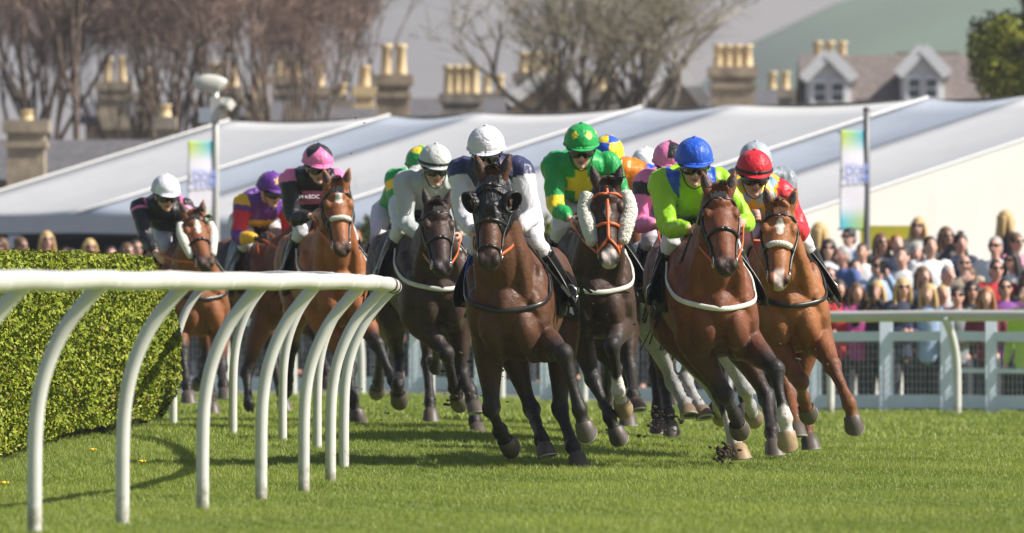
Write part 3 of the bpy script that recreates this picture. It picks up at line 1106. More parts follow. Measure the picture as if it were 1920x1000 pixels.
def leafy_tree(c, rad, n, size, cols, label, name='leafy_tree', trunk_r=.15, group=None, seed=1, cat='tree'):
    """clumps of leaf faces spread through an uneven crown, over a trunk with limbs; c = crown centre"""
    R = np.random.default_rng(seed)
    root = empty(name, (c[0], c[1], 0))
    tag(root, label, cat, group)
    off = A(c[0], c[1], 0)
    nc = 46
    cl = R.normal(size=(nc, 3)); cl /= np.linalg.norm(cl, axis=1)[:, None]
    cl *= (.55 + .5 * R.random((nc, 1)))
    cc = A(*c) + cl * A(*rad)
    idx = R.integers(0, nc, n)
    dr = R.normal(size=(n, 3)); dr /= np.linalg.norm(dr, axis=1)[:, None]
    rr = (R.random((n, 1)) ** .4) * (.26 + .10 * R.random((nc, 1))[idx]) * max(rad[0], rad[2] * .7)
    pt = cc[idx] + dr * rr
    k = np.clip(R.random((n, 1)) * .6 + .5 * R.random((nc, 1))[idx] - .1, 0, 1)
    col = A(*cols[0]) * (1 - k) + A(*cols[1]) * k
    v, q, c3 = leaf_quads(pt - off, dr + A(0, 0, .3), size, col)
    link('crown', big_mesh('crown', v, q, c3), M_LEAF, root)
    tr = MB()
    tr.loft([A(c[0], c[1], -.2), A(c[0] + .05, c[1], c[2] * .5), A(c[0], c[1], c[2])], [trunk_r, trunk_r * .8, trunk_r * .4], k=9)
    for i in range(0, nc, 4):
        tr.loft([A(c[0], c[1], c[2] - rad[2] * .5), (A(*c) + cc[i]) / 2 - A(0, 0, .1), cc[i]], [trunk_r * .4, trunk_r * .25, trunk_r * .1], k=5)
    obj('trunk', tr, M_BARK2, root, off=off)
    return root

def build_trees():
    cb = A(.28, .20, .165)
    spec = [(-60, 92, 'leftmost bare brown tree at the edge of the wood'), (40, 88, 'bare brown tree behind the square stone chimney'), (118, 80, 'bare brown tree just right of the square stone chimney'),
            (190, 90, 'bare brown tree above the low slate roof'), (275, 84, 'bare brown tree behind the small stone finial'), (350, 78, 'bare brown tree directly left of the lamp post'),
            (425, 88, 'bare brown tree directly right of the lamp post'), (500, 82, 'bare brown tree above the purple capped rider'), (590, 86, 'bare brown tree above the pink and black capped rider'),
            (668, 78, 'bare brown tree beside the twin chimney pots')]
    spec += [(0, 74, 'slender bare tree at the left edge, second row of the wood'), (85, 72, 'slender bare tree in the second row, just right of the square chimney'), (155, 74, 'slender bare tree in the second row above the slate roof middle'),
             (235, 72, 'slender bare tree in the second row left of the stone finial'), (312, 74, 'slender bare tree in the second row right of the stone finial'), (388, 71, 'slender bare tree in the second row right behind the lamp head'),
             (465, 73, 'slender bare tree in the second row beside the far stone house'), (545, 72, 'slender bare tree in the second row right of the purple capped rider'), (628, 74, 'slender bare tree in the second row left of the twin chimney pots')]
    for i, (px, s, lab) in enumerate(spec):
        p = P(px, 628, s)
        bare_tree((p[0], p[1], 0), 15, .34, .085 + .02 * (i % 3), 20 + i, 4.6 + .7 * (i % 4), cb * (.85 + .15 * (i % 3)), M_BARK, lab, 'bare trees of the wood', lean=.03 * ((i % 3) - 1), twn=1.1, tw=.016, nfork=4, nb_=3)
    # brown undergrowth at the foot of the wood
    k = 0
    for px, s in ((20, 86), (150, 84), (250, 86), (350, 84), (470, 86), (560, 85)):
        p = P(px, 628, s)
        bare_tree((p[0], p[1], 0), 5.2, .75, .07, 60 + k, 1.7, A(.22, .15, .115), M_BARK, ['tangled bare brown bush behind the square chimney', 'tangled bare brown bush above the left slate roof', 'tangled bare brown bush left of the stone finial', 'tangled bare brown bush behind the lamp post foot', 'tangled bare brown bush above the left marquee ridge', 'tangled bare brown bush beside the right end of the wood'][k],
                  'bare bushes of the wood', twn=2.5, tw=.024, cat='bush', nfork=6)
        k += 1
    p = P(1135, 628, 82.)
    bare_tree((p[0], p[1], 0), 13, .95, .22, 5, 4.9, A(.25, .225, .155), M_BARK2, 'large spreading tree with bare budding branches behind the marquee ridge', None, lean=.02, twn=.5, tw=.013, nfork=9, cr_=.78, nb_=3)
    p = P(690, 628, 118.)
    bare_tree((p[0], p[1], 0), 3.7, .5, .03, 9, 1.6, A(.22, .22, .13), M_BARK2, 'thin young bare tree in front of the marquee roof between two riders', None, twn=.3, tw=.012, levels=4, nfork=3)
    c = P(1945, 70, 94.)
    leafy_tree(c, (1.5, 1.6, 1.75), 26000, .06, ((.075, .10, .012), (.36, .36, .03)), 'yellow green leafy tree at the top right corner beside the dormer house', seed=4, trunk_r=.16)
    for i, (px, py, s, r_, lab) in enumerate(((705, 470, 130., .55, 'small green shrub behind the crowd right of the pink capped rider'), (640, 478, 130., .45, 'small green shrub behind the crowd beside the bay horse with sheepskin noseband'),
                                              (1022, 470, 130., .5, 'dark green shrub behind the crowd between the white and green capped riders'))):
        c = P(px, py, s)
        leafy_tree(c, (r_ * 1.2, r_, r_ * .8), 3000, .045, ((.045, .06, .015), (.19, .21, .03)), lab, name='shrub', trunk_r=.04, group='shrubs behind the crowd', seed=12 + i, cat='shrub')

# ------------------------------------------------------------------ hills
def build_hills():
    def hill(name, cf, y0, y1, yb, m, x0, x1, nx=70, ny=40):
        xs = np.linspace(x0, x1, nx); ys = np.linspace(y0, yb, ny)
        X, Y = np.meshgrid(xs, ys)
        Z = cf(X) * sstep(y0, y1, Y) + 1.5 * np.sin(X * .031 + Y * .012) * sstep(y0, y1, Y) - .5
        v = np.stack([X, Y, Z], -1).reshape(-1, 3)
        i = (np.arange(ny - 1)[:, None] * nx + np.arange(nx - 1)[None, :]).ravel()
        me = big_mesh(name, v, np.stack([i, i + 1, i + nx + 1, i + nx], 1))
        me.polygons.foreach_set('use_smooth', np.ones(len(me.polygons), bool))
        o = link(name, me, m); tag(o, kind='structure')
    mg = mat('pasture_hillside', (.115, .175, .095), .95, noise=.18, nscale=.02)
    mm = mat('heather_moor_hillside', (.19, .165, .155), .95, noise=.22, nscale=.006)
    hill('pasture_hill', lambda X: np.interp(X, [-600, -60, 20, 42, 64, 100, 700], [2, 10, 30, 54, 63.5, 73, 120]), 1050, 1600, 2000, mg, -600, 700)
    hill('moor_hill', lambda X: 150 + 25 * np.sin(X * .006 + 1), 1900, 2800, 3400, mm, -1200, 1200)

def build_haze():
    m = bpy.data.materials.new('haze_air')
    m.use_nodes = True
    t = m.node_tree
    t.nodes.remove(t.nodes['Principled BSDF'])
    v = t.nodes.new('ShaderNodeVolumePrincipled')
    v.inputs['Color'].default_value = (.86, .90, 1.0, 1)
    v.inputs['Density'].default_value = HAZE
    v.inputs['Anisotropy'].default_value = .2
    t.links.new(v.outputs[0], t.nodes['Material Output'].inputs['Volume'])
    o = obj('haze', MB().box(A(0, 1500, 99), (1450, 2060, 101)), m, None, smooth=False)
    tag(o, 'pale spring haze over the hills', 'haze', kind='stuff')
# ------------------------------------------------------------------ racehorses
def coat_material():
    """short hair over muscle and veins: two scales of relief and a broken gloss"""
    m = mat('horse_coat', attr='Col', rough=.5, spec=.36, noise=.26, nscale=5, sheen=.03)
    t = m.node_tree; b = t.nodes['Principled BSDF']
    tc = t.nodes.new('ShaderNodeTexCoord')
    def nz(sc, det, dist):
        n = t.nodes.new('ShaderNodeTexNoise')
        n.inputs['Scale'].default_value = sc; n.inputs['Detail'].default_value = det; n.inputs['Distortion'].default_value = dist
        t.links.new(tc.outputs['Object'], n.inputs['Vector'])
        return n
    n1, n2, n3 = nz(7, 2, .8), nz(26, 3, 1.5), nz(150, 2, 0)
    b1 = t.nodes.new('ShaderNodeBump'); b1.inputs['Strength'].default_value = .35; b1.inputs['Distance'].default_value = .03
    b2 = t.nodes.new('ShaderNodeBump'); b2.inputs['Strength'].default_value = .45; b2.inputs['Distance'].default_value = .010
    b3 = t.nodes.new('ShaderNodeBump'); b3.inputs['Strength'].default_value = .5; b3.inputs['Distance'].default_value = .003
    t.links.new(n1.outputs['Fac'], b1.inputs['Height']); t.links.new(n2.outputs['Fac'], b2.inputs['Height']); t.links.new(n3.outputs['Fac'], b3.inputs['Height'])
    t.links.new(b1.outputs[0], b2.inputs['Normal']); t.links.new(b2.outputs[0], b3.inputs['Normal']); t.links.new(b3.outputs[0], b.inputs['Normal'])
    mr = t.nodes.new('ShaderNodeMapRange')
    mr.inputs['From Min'].default_value = .35; mr.inputs['From Max'].default_value = .65; mr.inputs['To Min'].default_value = .42; mr.inputs['To Max'].default_value = .66
    t.links.new(n2.outputs['Fac'], mr.inputs['Value']); t.links.new(mr.outputs[0], b.inputs['Roughness'])
    # splashes of mud, thicker low down
    src = b.inputs['Base Color'].links[0].from_socket
    n4 = nz(55, 3, .4)
    sx = t.nodes.new('ShaderNodeSeparateXYZ'); t.links.new(tc.outputs['Object'], sx.inputs[0])
    ml = t.nodes.new('ShaderNodeMath'); ml.operation = 'MULTIPLY_ADD'; ml.inputs[1].default_value = -.055; t.links.new(sx.outputs['Z'], ml.inputs[0]); t.links.new(n4.outputs['Fac'], ml.inputs[2])
    ms = t.nodes.new('ShaderNodeMapRange'); ms.inputs['From Min'].default_value = .60; ms.inputs['From Max'].default_value = .66; ms.inputs['To Max'].default_value = .65
    t.links.new(ml.outputs[0], ms.inputs['Value'])
    mx2 = t.nodes.new('ShaderNodeMix'); mx2.data_type = 'RGBA'; mx2.inputs['B'].default_value = (.06, .045, .03, 1)
    t.links.new(ms.outputs[0], mx2.inputs['Factor']); t.links.new(src, mx2.inputs['A']); t.links.new(mx2.outputs['Result'], b.inputs['Base Color'])
    return m
M_COAT = coat_material()
M_HOOF = mat('hoof_horn', attr='Col', rough=.5, noise=.15, nscale=20)
M_MANE = mat('horse_hair', attr='Col', rough=.5)
M_EYE = mat('horse_eye', (.012, .008, .006), .06, spec=.9)
M_LEATHER = mat('black_leather', (.016, .014, .014), .35, noise=.1, nscale=30)
M_ORANGE = mat('orange_bridle_webbing', (.62, .13, .025), .5)
M_TAN = mat('orange_rubber_rein', (.50, .11, .03), .6)
M_WHITEWEB = mat('white_elastic_web', (.62, .62, .56), .65, noise=.08, nscale=20)
M_SHEEP = mat('sheepskin', (.70, .68, .60), .95, bump=.6, bscale=90)
M_HOODC = mat('black_hood_cloth', (.010, .010, .013), .40, bump=.7, bscale=17, wave=1.5, stretch=(.6, 1.6, 1))
M_STEEL = mat('bit_steel', (.6, .6, .6), .2, metal=1.0)
M_CLOTHK = mat('black_saddle_cloth', (.012, .012, .016), .75, bump=.15, bscale=40)
M_CLOTHW = mat('white_number_patch', (.7, .7, .7), .7)
M_CLOTHB = mat('blue_saddle_pad', (.03, .09, .55), .7)

class Fr:
    """frame of one horse: x forward, y to its left, z up"""
    def __init__(s_, px, s, yaw):
        s_.a = math.radians(yaw)
        s_.f = A(math.sin(s_.a), -math.cos(s_.a), 0)
        s_.l = A(math.cos(s_.a), math.sin(s_.a), 0)
        c = P(px, HY, s)
        b = c - .6 * s_.f
        s_.b = A(b[0], b[1], float(zg(b[0], b[1])))
        s_.rz = s_.a - math.pi / 2
    def loc(s_, w):
        d = np.asarray(w, float) - s_.b
        return A(d @ s_.f, d @ s_.l, d[2])
    def wor(s_, p):
        return s_.b + p[0] * s_.f + p[1] * s_.l + A(0, 0, p[2])
    def at(s_, px, py, xl):
        k = (px - 960) / F
        sa, ca = math.sin(s_.a), math.cos(s_.a)
        Y = (xl + s_.b[0] * sa - s_.b[1] * ca) / (k * sa - ca)
        return s_.loc(PY(px, py, Y))
    def solve(s_, p, px, py, L, sg):
        w = s_.wor(p)
        Y = w[1]
        for _ in range(4):
            q = PY(px, py, Y)
            dd = L * L - (q[0] - w[0]) ** 2 - (q[2] - w[2]) ** 2
            Y = w[1] - sg * math.sqrt(max(0, dd))
        return s_.loc(PY(px, py, Y))

DEF = {'F0': [(.78, .17, .66), (.98, .17, .38), (1.06, .17, .25)],
       'F1': [(.74, .17, .66), (.52, .17, .46), (.40, .17, .50)],
       'H0': [(-.96, .16, .62), (-1.24, .16, .34), (-1.36, .16, .26)],
       'H1': [(-.42, .18, .50), (-.16, .18, .18), (-.08, .18, .07)]}

def surf(pts, bvh, off):
    out = []
    for p in pts:
        l, n, i, d = bvh.find_nearest(Vector(p))
        out.append(np.array(l) + np.array(n) * off)
    return np.array(out)

def build_horse(sp):
    fr = Fr(sp['px'], sp['s'], sp['yaw'])
    zo = sp.get('zo', 0.0)
    Z = A(0, 0, zo)
    root = empty('racehorse', fr.b, fr.rz)
    tag(root, sp['label'], 'horse', 'racehorses in the field')
    mb = MB()
    body = [(-1.02, 1.22, .13, .11), (-.94, 1.22, .25, .22), (-.74, 1.22, .335, .285), (-.46, 1.21, .33, .265), (-.15, 1.175, .36, .285),
            (.12, 1.165, .395, .275), (.34, 1.135, .385, .24), (.50, 1.12, .29, .205), (.60, 1.10, .21, .15), (.68, 1.09, .10, .07)]
    wd = sp.get('wide', 1.0)
    mb.loft([A(x, 0, z) + Z for x, z, a, b in body], [(a, b * wd) for x, z, a, b in body], hint=(0, 0, 1), m=4, k=24)
    mb.ell(A(.12, 0, 1.52) + Z, (.26, .055, .09))
    for sd in (-1, 1):
        mb.loft([A(.08, .11 * sd, 1.46) + Z, A(.30, .175 * sd, 1.27) + Z, A(.47, .185 * sd * wd, 1.06) + Z, A(.38, .18 * sd * wd, .92) + Z], [(.05, .09), (.075, .12), (.085, .13), (.085, .12)], hint=(0, 1, 0))
        mb.ell(A(.555, .098 * sd, .985) + Z, (.125, .095, .18))
        mb.ell(A(.545, .185 * sd * wd, 1.12) + Z, (.085, .055, .105))
        mb.ell(A(.30, .215 * sd * wd, 1.16) + Z, (.13, .06, .22), axes=[A(.9, 0, -.43), A(0, 1, 0), A(.43, 0, .9)])
        mb.loft([A(.52, .11 * sd, .86) + Z, A(.44, .13 * sd, .80) + Z, A(.34, .10 * sd, .78) + Z], [.06, .055, .04], k=10)
        mb.ell(A(-.72, .16 * sd, 1.17) + Z, (.26, .14, .33))
        mb.ell(A(-.50, .185 * sd, 1.0) + Z, (.14, .09, .17))
    # the horse banks into the bend
    bank = sp.get('lean', .12)
    def SH(m_):
        for q_ in m_.V: q_[:, 1] -= bank * (q_[:, 2] - .9 - zo)
    def banked(p):
        return p - A(0, bank * (p[2] - .9 - zo), 0)
    SH(mb)
    # head and neck
    B0 = banked(A(.20, 0, 1.25) + Z)
    if 'poll' in sp:
        Pl = fr.solve(A(.30, 0, 1.30) + Z, *sp['poll'], sp.get('neck', .82), 1)
        M = fr.solve(Pl, *sp['muz'], sp.get('head', .60), 1)
    else:
        Pl, M = A(.98, 0, 1.76) + Z, A(1.30, 0, 1.26) + Z
    L = np.linalg.norm(M - Pl)
    d = nrm(M - Pl)
    v = A(0, 1, 0) - d * d[1]; v = nrm(v)
    u = np.cross(d, v)
    hs = L / .60
    Q = Pl - u * .10 * hs + d * .02
    B1 = banked(A(.46, 0, 1.26) + Z)
    nk = [B0, B0 * .45 + B1 * .55, B1 + (Q - B1) * .30 + A(.0, 0, .02), B1 + (Q - B1) * .62 + A(-.01, 0, .03), Q, Q - u * .01 + d * .06]
    for sd in (-1, 1):
        w0 = banked(A(.55, .13 * sd, 1.13) + Z)
        mb.loft([w0, w0 * .62 + Q * .38 + A(0, .045 * sd, -.03), w0 * .25 + Q * .75 + A(0, .05 * sd, -.035), Q + A(0, .05 * sd, -.03)], [(.075, .06), (.062, .05), (.050, .04), (.04, .03)], hint=(-.6, 0, .8), k=12)
    mb.loft(nk, [(.31, .19), (.295, .19), (.24, .16), (.185, .122), (.15, .10), (.11, .085)], hint=(-.6, 0, .8), m=5, k=20)
    HR = [(-.03, .085, .078), (.07, .114, .100), (.18, .138, .117), (.28, .144, .118), (.40, .130, .100), (.53, .105, .080), (.68, .085, .067), (.82, .074, .061), (.93, .070, .062), (1.0, .048, .052)]
    def hc(t, a):
        return Pl + d * (t * L) - u * (a * .97 * hs)
    mb.loft([hc(t, a) for t, a, b in HR], [(a * hs, b * hs) for t, a, b in HR], hint=u, m=4, k=20, cap=.8)
    def hp(t, vv, uu):
        return Pl + d * (t * L) + v * (vv * hs) + u * (uu * hs)
    for sd in (-1, 1):
        mb.ell(hp(.32, .055 * sd, -.17), (.085 * hs, .04 * hs, .075 * hs), axes=[d, v, u])
        mb.ell(hp(.235, .094 * sd, -.045), (.046, .030, .033), axes=[d, v, u])
        mb.loft([hp(.30, .098 * sd, -.085), hp(.42, .083 * sd, -.09), hp(.56, .058 * sd, -.075)], [.022, .018, .013], k=8)
        mb.ell(hp(.935, .047 * sd, -.028), (.045, .029, .033), axes=[d, v, u])
    mb.ell(hp(.93, 0, -.128), (.045, .032, .022), axes=[d, v, u])
    mb.loft([hp(.5, 0, -.17), hp(.7, 0, -.135), hp(.9, 0, -.125)], [(.02, .03), (.018, .026), (.018, .026)], hint=u, k=10)
    # legs
    legs = {}
    LN = {'F': (.44, .33, .15), 'H': (.47, .40, .16)}
    for nm, sd in (('LF', 1), ('RF', -1), ('LH', 1), ('RH', -1)):
        fore = nm[1] == 'F'
        st = (A(.37, .165 * sd * wd, .90) if fore else A(-.50, .19 * sd, .96)) + Z
        sd_spec = sp.get('legs', {}).get(nm)
        pts = []
        if isinstance(sd_spec, list):
            q = st
            for (px, py, sg), ln in zip(sd_spec, LN[nm[1]]):
                q = fr.solve(q, px, py, ln, sg)
                pts.append(q)
        else:
            pts = [A(x, y * sd, z) for x, y, z in DEF[sd_spec or ('F0' if nm == 'LF' else 'F1' if nm == 'RF' else 'H1' if nm == 'LH' else 'H0')]]
        k_, f_, h_ = pts
        legs[nm] = (st, k_, f_, h_)
        hd = nrm(h_ - f_)
        if fore:
            pth = [banked(A(.36, .14 * sd, 1.10) + Z), st, st + (k_ - st) * .5 + A(-.01, 0, 0), st + (k_ - st) * .86, k_, k_ + (f_ - k_) * .2, k_ + (f_ - k_) * .6, f_ - (f_ - k_) * .1, f_, f_ + hd * .055, f_ + hd * .10]
            rad = [(.11, .17), (.105, .145), (.078, .098), (.052, .058), (.061, .068), (.041, .047), (.032, .041), (.040, .050), (.050, .062), (.036, .040), (.049, .051)]
            mb.ell(st + (k_ - st) * .28 + A(.02, .03 * sd, 0), (.055, .05, .11), axes=[nrm(np.cross(A(0, 1, 0), nrm(k_ - st))), A(0, 1, 0), nrm(k_ - st)])
        else:
            pth = [banked(A(-.70, .15 * sd, 1.15) + Z), st, st + (k_ - st) * .45, st + (k_ - st) * .84, k_, k_ + (f_ - k_) * .2, k_ + (f_ - k_) * .6, f_ - (f_ - k_) * .1, f_, f_ + hd * .055, f_ + hd * .10]
            rad = [(.12, .21), (.12, .17), (.083, .106), (.046, .066), (.058, .082), (.041, .053), (.034, .043), (.042, .052), (.050, .063), (.036, .040), (.049, .051)]
        mb.loft(pth, rad, hint=(0, 1, 0), m=4, k=14)
    V, Fc = mb.arrays()
    V, Fc = remeshed(V, Fc, .0110, 7)
    V = ridged(V, normals(V, Fc), .0055, 4.5, sp['px'] * .1, (1.0, 1.25, .8))
    V = ridged(V, normals(V, Fc), .0016, 17, sp['px'] * .2, (1, 1, .55))
    # ears (thin, so joined after the union)
    eb = MB()
    ear_in = MB()
    for sd in (-1, 1):
        e0 = hp(-.01, .062 * sd, -.045)
        ed = nrm(-d * sp.get('earb', .82) + u * .35 + v * .26 * sd)
        ax = nrm(v - ed * (v @ ed))
        pts = [e0 - ed * .03, e0 + ed * .03, e0 + ed * .08, e0 + ed * .125, e0 + ed * .165]
        eb.loft(pts, [(.026, .02), (.034, .022), (.036, .018), (.024, .012), (.005, .005)], hint=ax, k=12)
        fw = nrm(np.cross(ax, ed)); fw = fw if fw @ u > 0 else -fw
        ear_in.loft([p + fw * .013 for p in (e0 + ed * .02, e0 + ed * .06, e0 + ed * .10, e0 + ed * .135)], [(.012, .006), (.023, .009), (.019, .007), (.005, .004)], hint=ax, k=10)
    V1, F1 = eb.arrays(); V2, F2 = ear_in.arrays()
    n0, n1 = len(V), len(V1)
    VV = np.vstack([V, V1, V2])
    FF = list(Fc) + [tuple(i + n0 for i in q) for q in F1] + [tuple(i + n0 + n1 for i in q) for q in F2]
    bvh = BVHTree.FromPolygons([tuple(x) for x in V], Fc)
    # coat colours: points, socks, muzzle, face marking
    ct = sp['coat']
    body_c, dark_c = A(*ct['body']), A(*ct.get('points', (.016, .012, .011)))
    col = np.repeat(body_c[None, :], len(VV), 0)
    nz = .5 + .5 * np.sin(VV[:, 0] * 9 + 2 * np.sin(VV[:, 2] * 7)) * np.sin(VV[:, 2] * 11 + VV[:, 1] * 8)
    col *= (.9 + .2 * nz)[:, None]
    if 'belly_shade' in ct:
        k = sstep(1.05, .75, VV[:, 2] - zo) * (np.abs(VV[:, 0]) < .9)  # shade of the underside, mixed into the coat colour
        col = col * (1 - k[:, None]) + A(*ct['belly_shade']) * k[:, None]
    def mix(k, c):
        nonlocal col
        k = np.clip(k, 0, 1)[:, None]
        col = col * (1 - k) + A(*c) * k
    for nm, (st, k_, f_, h_) in legs.items():
        if ct.get('dark_legs', 1):
            dd, t = seg_dist(VV, st, k_)
            mix((dd < .11) * sstep(.45, .95, t) * ct.get('dark_legs', 1), dark_c)
            for a, b in ((k_, f_), (f_, h_)):
                dd, t = seg_dist(VV, a, b)
                mix((dd < .085) * ct.get('dark_legs', 1), dark_c)
        sk = ct.get('socks', {}).get(nm, 0)
        if sk:
            dd, t = seg_dist(VV, f_, h_); mix((dd < .08) * 1.0, (.62, .58, .52))
            dd, t = seg_dist(VV, k_, f_); mix((dd < .075) * sstep(1 - sk - .05, 1 - sk + .05, t + .03 * np.sin(VV[:, 1] * 90)), (.62, .58, .52))
    rel = VV - Pl
    tt = (rel @ d) / L; vv_ = (rel @ v) / hs; uu = (rel @ u) / hs
    inh = (tt > -.1) & (tt < 1.2) & (np.abs(vv_) < .16) & (uu > -.3) & (uu < .1)
    if ct.get('dark_muzzle', 1):
        mix(inh * sstep(.76, .95, tt) * ct.get('dark_muzzle', .85), dark_c * 1.4)
    if ct.get('star'):
        s0, s1, w0, w1 = ct['star']
        k = (tt - s0) / (s1 - s0)
        w = (w0 + (w1 - w0) * k) * np.sqrt(np.clip(4 * k * (1 - k), 0, 1)) * (1 + .15 * np.sin(tt * 60))
        mix(inh * (k > 0) * (k < 1) * sstep(1.1, .85, np.abs(vv_) / np.maximum(w, 1e-4)) * (uu > -.055), (.66, .62, .56))
    if ct.get('snip'):
        mix(inh * sstep(.80, .88, tt) * sstep(1.1, .8, np.abs(vv_) / ct['snip']) * (uu > -.09) * .9, (.60, .50, .46))
    for sd in (-1, 1):
        dn = np.linalg.norm(VV - hp(.968, .050 * sd, -.026), axis=1)
        mix(sstep(.030, .019, dn), (.006, .004, .004))
    col[n0 + n1:] = A(.03, .02, .018)
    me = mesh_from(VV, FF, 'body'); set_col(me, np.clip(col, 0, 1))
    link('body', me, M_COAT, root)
    # hooves: the wall slopes with the pastern, the sole is cut across it
    for nm, (st, k_, f_, h_) in legs.items():
        hd = nrm(h_ - f_)
        lat = nrm(A(0, 1, 0) - hd * hd[1])
        palm = nrm(np.cross(lat, hd))
        c0 = f_ + hd * .082
        hb = MB()
        th = np.linspace(0, 2 * math.pi, 22, endpoint=False)
        rows = []
        for q, ra, rb, ang, sh in ((0, .051, .052, 0, 0), (.08, .058, .059, .08, .0), (.5, .061, .066, .5, .004), (1.0, .067, .077, .80, .010)):
            n_ = nrm(hd * math.cos(ang) + palm * math.sin(ang))
            e = np.cross(lat, n_)           # towards the heel
            c = c0 + hd * (.080 * q) + palm * sh
            rows.append([c + lat * ra * math.cos(x) + e * rb * math.sin(x) * (1 if math.sin(x) < 0 else .86) for x in th])
        v_ = np.array(rows).reshape(-1, 3)
        hb.add(v_, [(i * 22 + j, i * 22 + (j + 1) % 22, (i + 1) * 22 + (j + 1) % 22, (i + 1) * 22 + j) for i in range(3) for j in range(22)])
        sole = np.array(rows[-1]); cs = sole.mean(0)
        n_ = nrm(hd * math.cos(.8) + palm * math.sin(.8))
        rim = [sole * 1.0, cs + (sole - cs) * 1.02 + n_ * .007, cs + (sole - cs) * .72 + n_ * .007, cs + (sole - cs) * .70 - n_ * .004]
        hb.add(np.array(rim).reshape(-1, 3), [(i * 22 + j, i * 22 + (j + 1) % 22, (i + 1) * 22 + (j + 1) % 22, (i + 1) * 22 + j) for i in range(3) for j in range(22)])
        inner = cs + (sole - cs) * .71 - n_ * .003
        hb.add(np.vstack([inner, cs - n_ * .008]), [(j, (j + 1) % 22, 22) for j in range(22)])
        hv, hf = hb.arrays()
        base = A(.32, .22, .12) if ct.get('socks', {}).get(nm) else A(*ct.get('hoof', (.085, .068, .055)))
        hcx = np.repeat(base[None, :], len(hv), 0)
        hcx[88:88 + 88] = A(.36, .34, .31)
        hcx[176:] = A(.045, .037, .03)
        hm = mesh_from(hv, hf, 'hoof'); set_col(hm, hcx)
        link('hoof', hm, M_HOOF, root)
    # eyes
    for sd in (-1, 1):
        obj('eye', MB().ell(hp(.245, .108 * sd, -.048), (.024, .017, .020), axes=[d, v, u], nu=12, nv=8), M_EYE, root)
    # mane, forelock, tail
    hairc = A(*ct.get('mane', (.010, .008, .007)))
    V_, C_ = [], []
    R = np.random.default_rng(int(sp['px']))
    npth = cr(np.array(nk), 10)
    nt = np.gradient(npth, axis=0); nt /= np.linalg.norm(nt, axis=1)[:, None]
    for i in range(520):
        q = R.random() ** .8
        k = int((.25 + .68 * q) * (len(npth) - 1))
        t = nt[k]
        up = nrm(A(-.6, 0, .8) - t * (A(-.6, 0, .8) @ t))
        r_ = np.interp(k / len(npth), [0, .4, .8, 1], [.28, .22, .14, .09])
        p0 = npth[k] + up * (r_ * .93) + A(0, .012 * R.normal(), 0)
        sd = sp.get('mane_side', 1)
        p1 = p0 + up * .018 + A(-.02, .028 * sd, 0) + R.normal(size=3) * .008
        p2 = p1 + A(-.05, .03 * sd, -.045) + R.normal(size=3) * .018
        wv = t * .008
        V_ += [p0 - wv, p0 + wv, p1 + wv, p1 - wv, p1 - wv, p1 + wv, p2 + wv * .3, p2 - wv * .3]
        C_ += [hairc * (.7 + .7 * R.random())] * 8
    for i in range(46):
        p0 = hp(-.03, .012 * R.normal(), -.015)
        p1 = p0 + u * .032 + d * (.02 + .03 * R.random()) + v * .012 * R.normal()
        p2 = p1 + d * (.03 + .05 * R.random()) - u * .008 + v * .012 * R.normal()
        V_ += [p0 - v * .006, p0 + v * .006, p1 + v * .006, p1 - v * .006, p1 - v * .006, p1 + v * .006, p2 + v * .002, p2 - v * .002]
        C_ += [hairc * (.7 + .7 * R.random())] * 8
    link('mane', big_mesh('mane', np.array(V_), np.arange(len(V_)).reshape(-1, 4), np.array(C_)), M_MANE, root)
    V_, C_ = [], []
    for i in range(260):
        p0 = A(-1.03, .03 * R.normal(), 1.40 + .03 * R.normal()) + Z
        p1 = p0 + A(-.16, .02 * R.normal(), .02)
        p2 = p1 + A(-.25, .06 * R.normal(), -.12 + .05 * R.normal())
        p3 = p2 + A(-.18, .07 * R.normal(), -.28 + .08 * R.normal())
        for a, b in ((p0, p1), (p1, p2), (p2, p3)):
            wv = A(0, .008, .005)
            V_ += [a - wv, a + wv, b + wv, b - wv]; C_ += [hairc * (.7 + .7 * R.random())] * 4
    link('tail', big_mesh('tail', np.array(V_), np.arange(len(V_)).reshape(-1, 4), np.array(C_)), M_MANE, root)
    # ---- tack
    tk = sp.get('tack', {})
    lea = M_ORANGE if tk.get('orange') else M_LEATHER
    br = MB()
    def ring(t, off, a0=0, a1=360, n=26, duo=.0):
        a, b = np.interp(t, [h[0] for h in HR], [h[1] for h in HR]), np.interp(t, [h[0] for h in HR], [h[2] for h in HR])
        th = np.radians(np.linspace(a0, a1, n))
        return surf([hc(t + duo * (1 - math.cos(x)) / 2, a) + u * (a * hs * 1.15 * math.cos(x)) + v * (b * hs * 1.2 * math.sin(x)) for x in th], bvh, off)
    hood = tk.get('hood')
    br.tube(ring(.12, .008), .0105, k=6, m=1)
    br.tube(ring(.50, .008), .0125, k=6, m=1)
    br.tube(ring(.80, .007, duo=.03), .0085, k=6, m=1) if tk.get('drop') else None
    for sd in (-1, 1):
        br.tube(surf([hp(.10, .09 * sd, -.07), hp(.25, .11 * sd, -.10), hp(.42, .09 * sd, -.10), hp(.6, .07 * sd, -.09), hp(.80, .06 * sd, -.085)], bvh, .010), .0095, k=6, m=3)
        br.tube(surf([hp(.10, .09 * sd, -.10), hp(.28, .08 * sd, -.20), hp(.36, .03 * sd, -.25)], bvh, .008), .007, k=6, m=3)
    if tk.get('orange'):
        br.tube(surf([hp(.0, .0, .0), hp(.15, 0, .02), hp(.35, 0, .02), hp(.55, 0, .02), hp(.72, .0, .02)], bvh, .010), .012, k=6, m=3)
        br.tube(surf([hp(.70, -.0, .02), hp(.80, -.05, -.02), hp(.86, -.065, -.07)], bvh, .01), .011, k=6, m=3)
        br.tube(surf([hp(.70, .0, .02), hp(.80, .05, -.02), hp(.86, .065, -.07)], bvh, .01), .011, k=6, m=3)
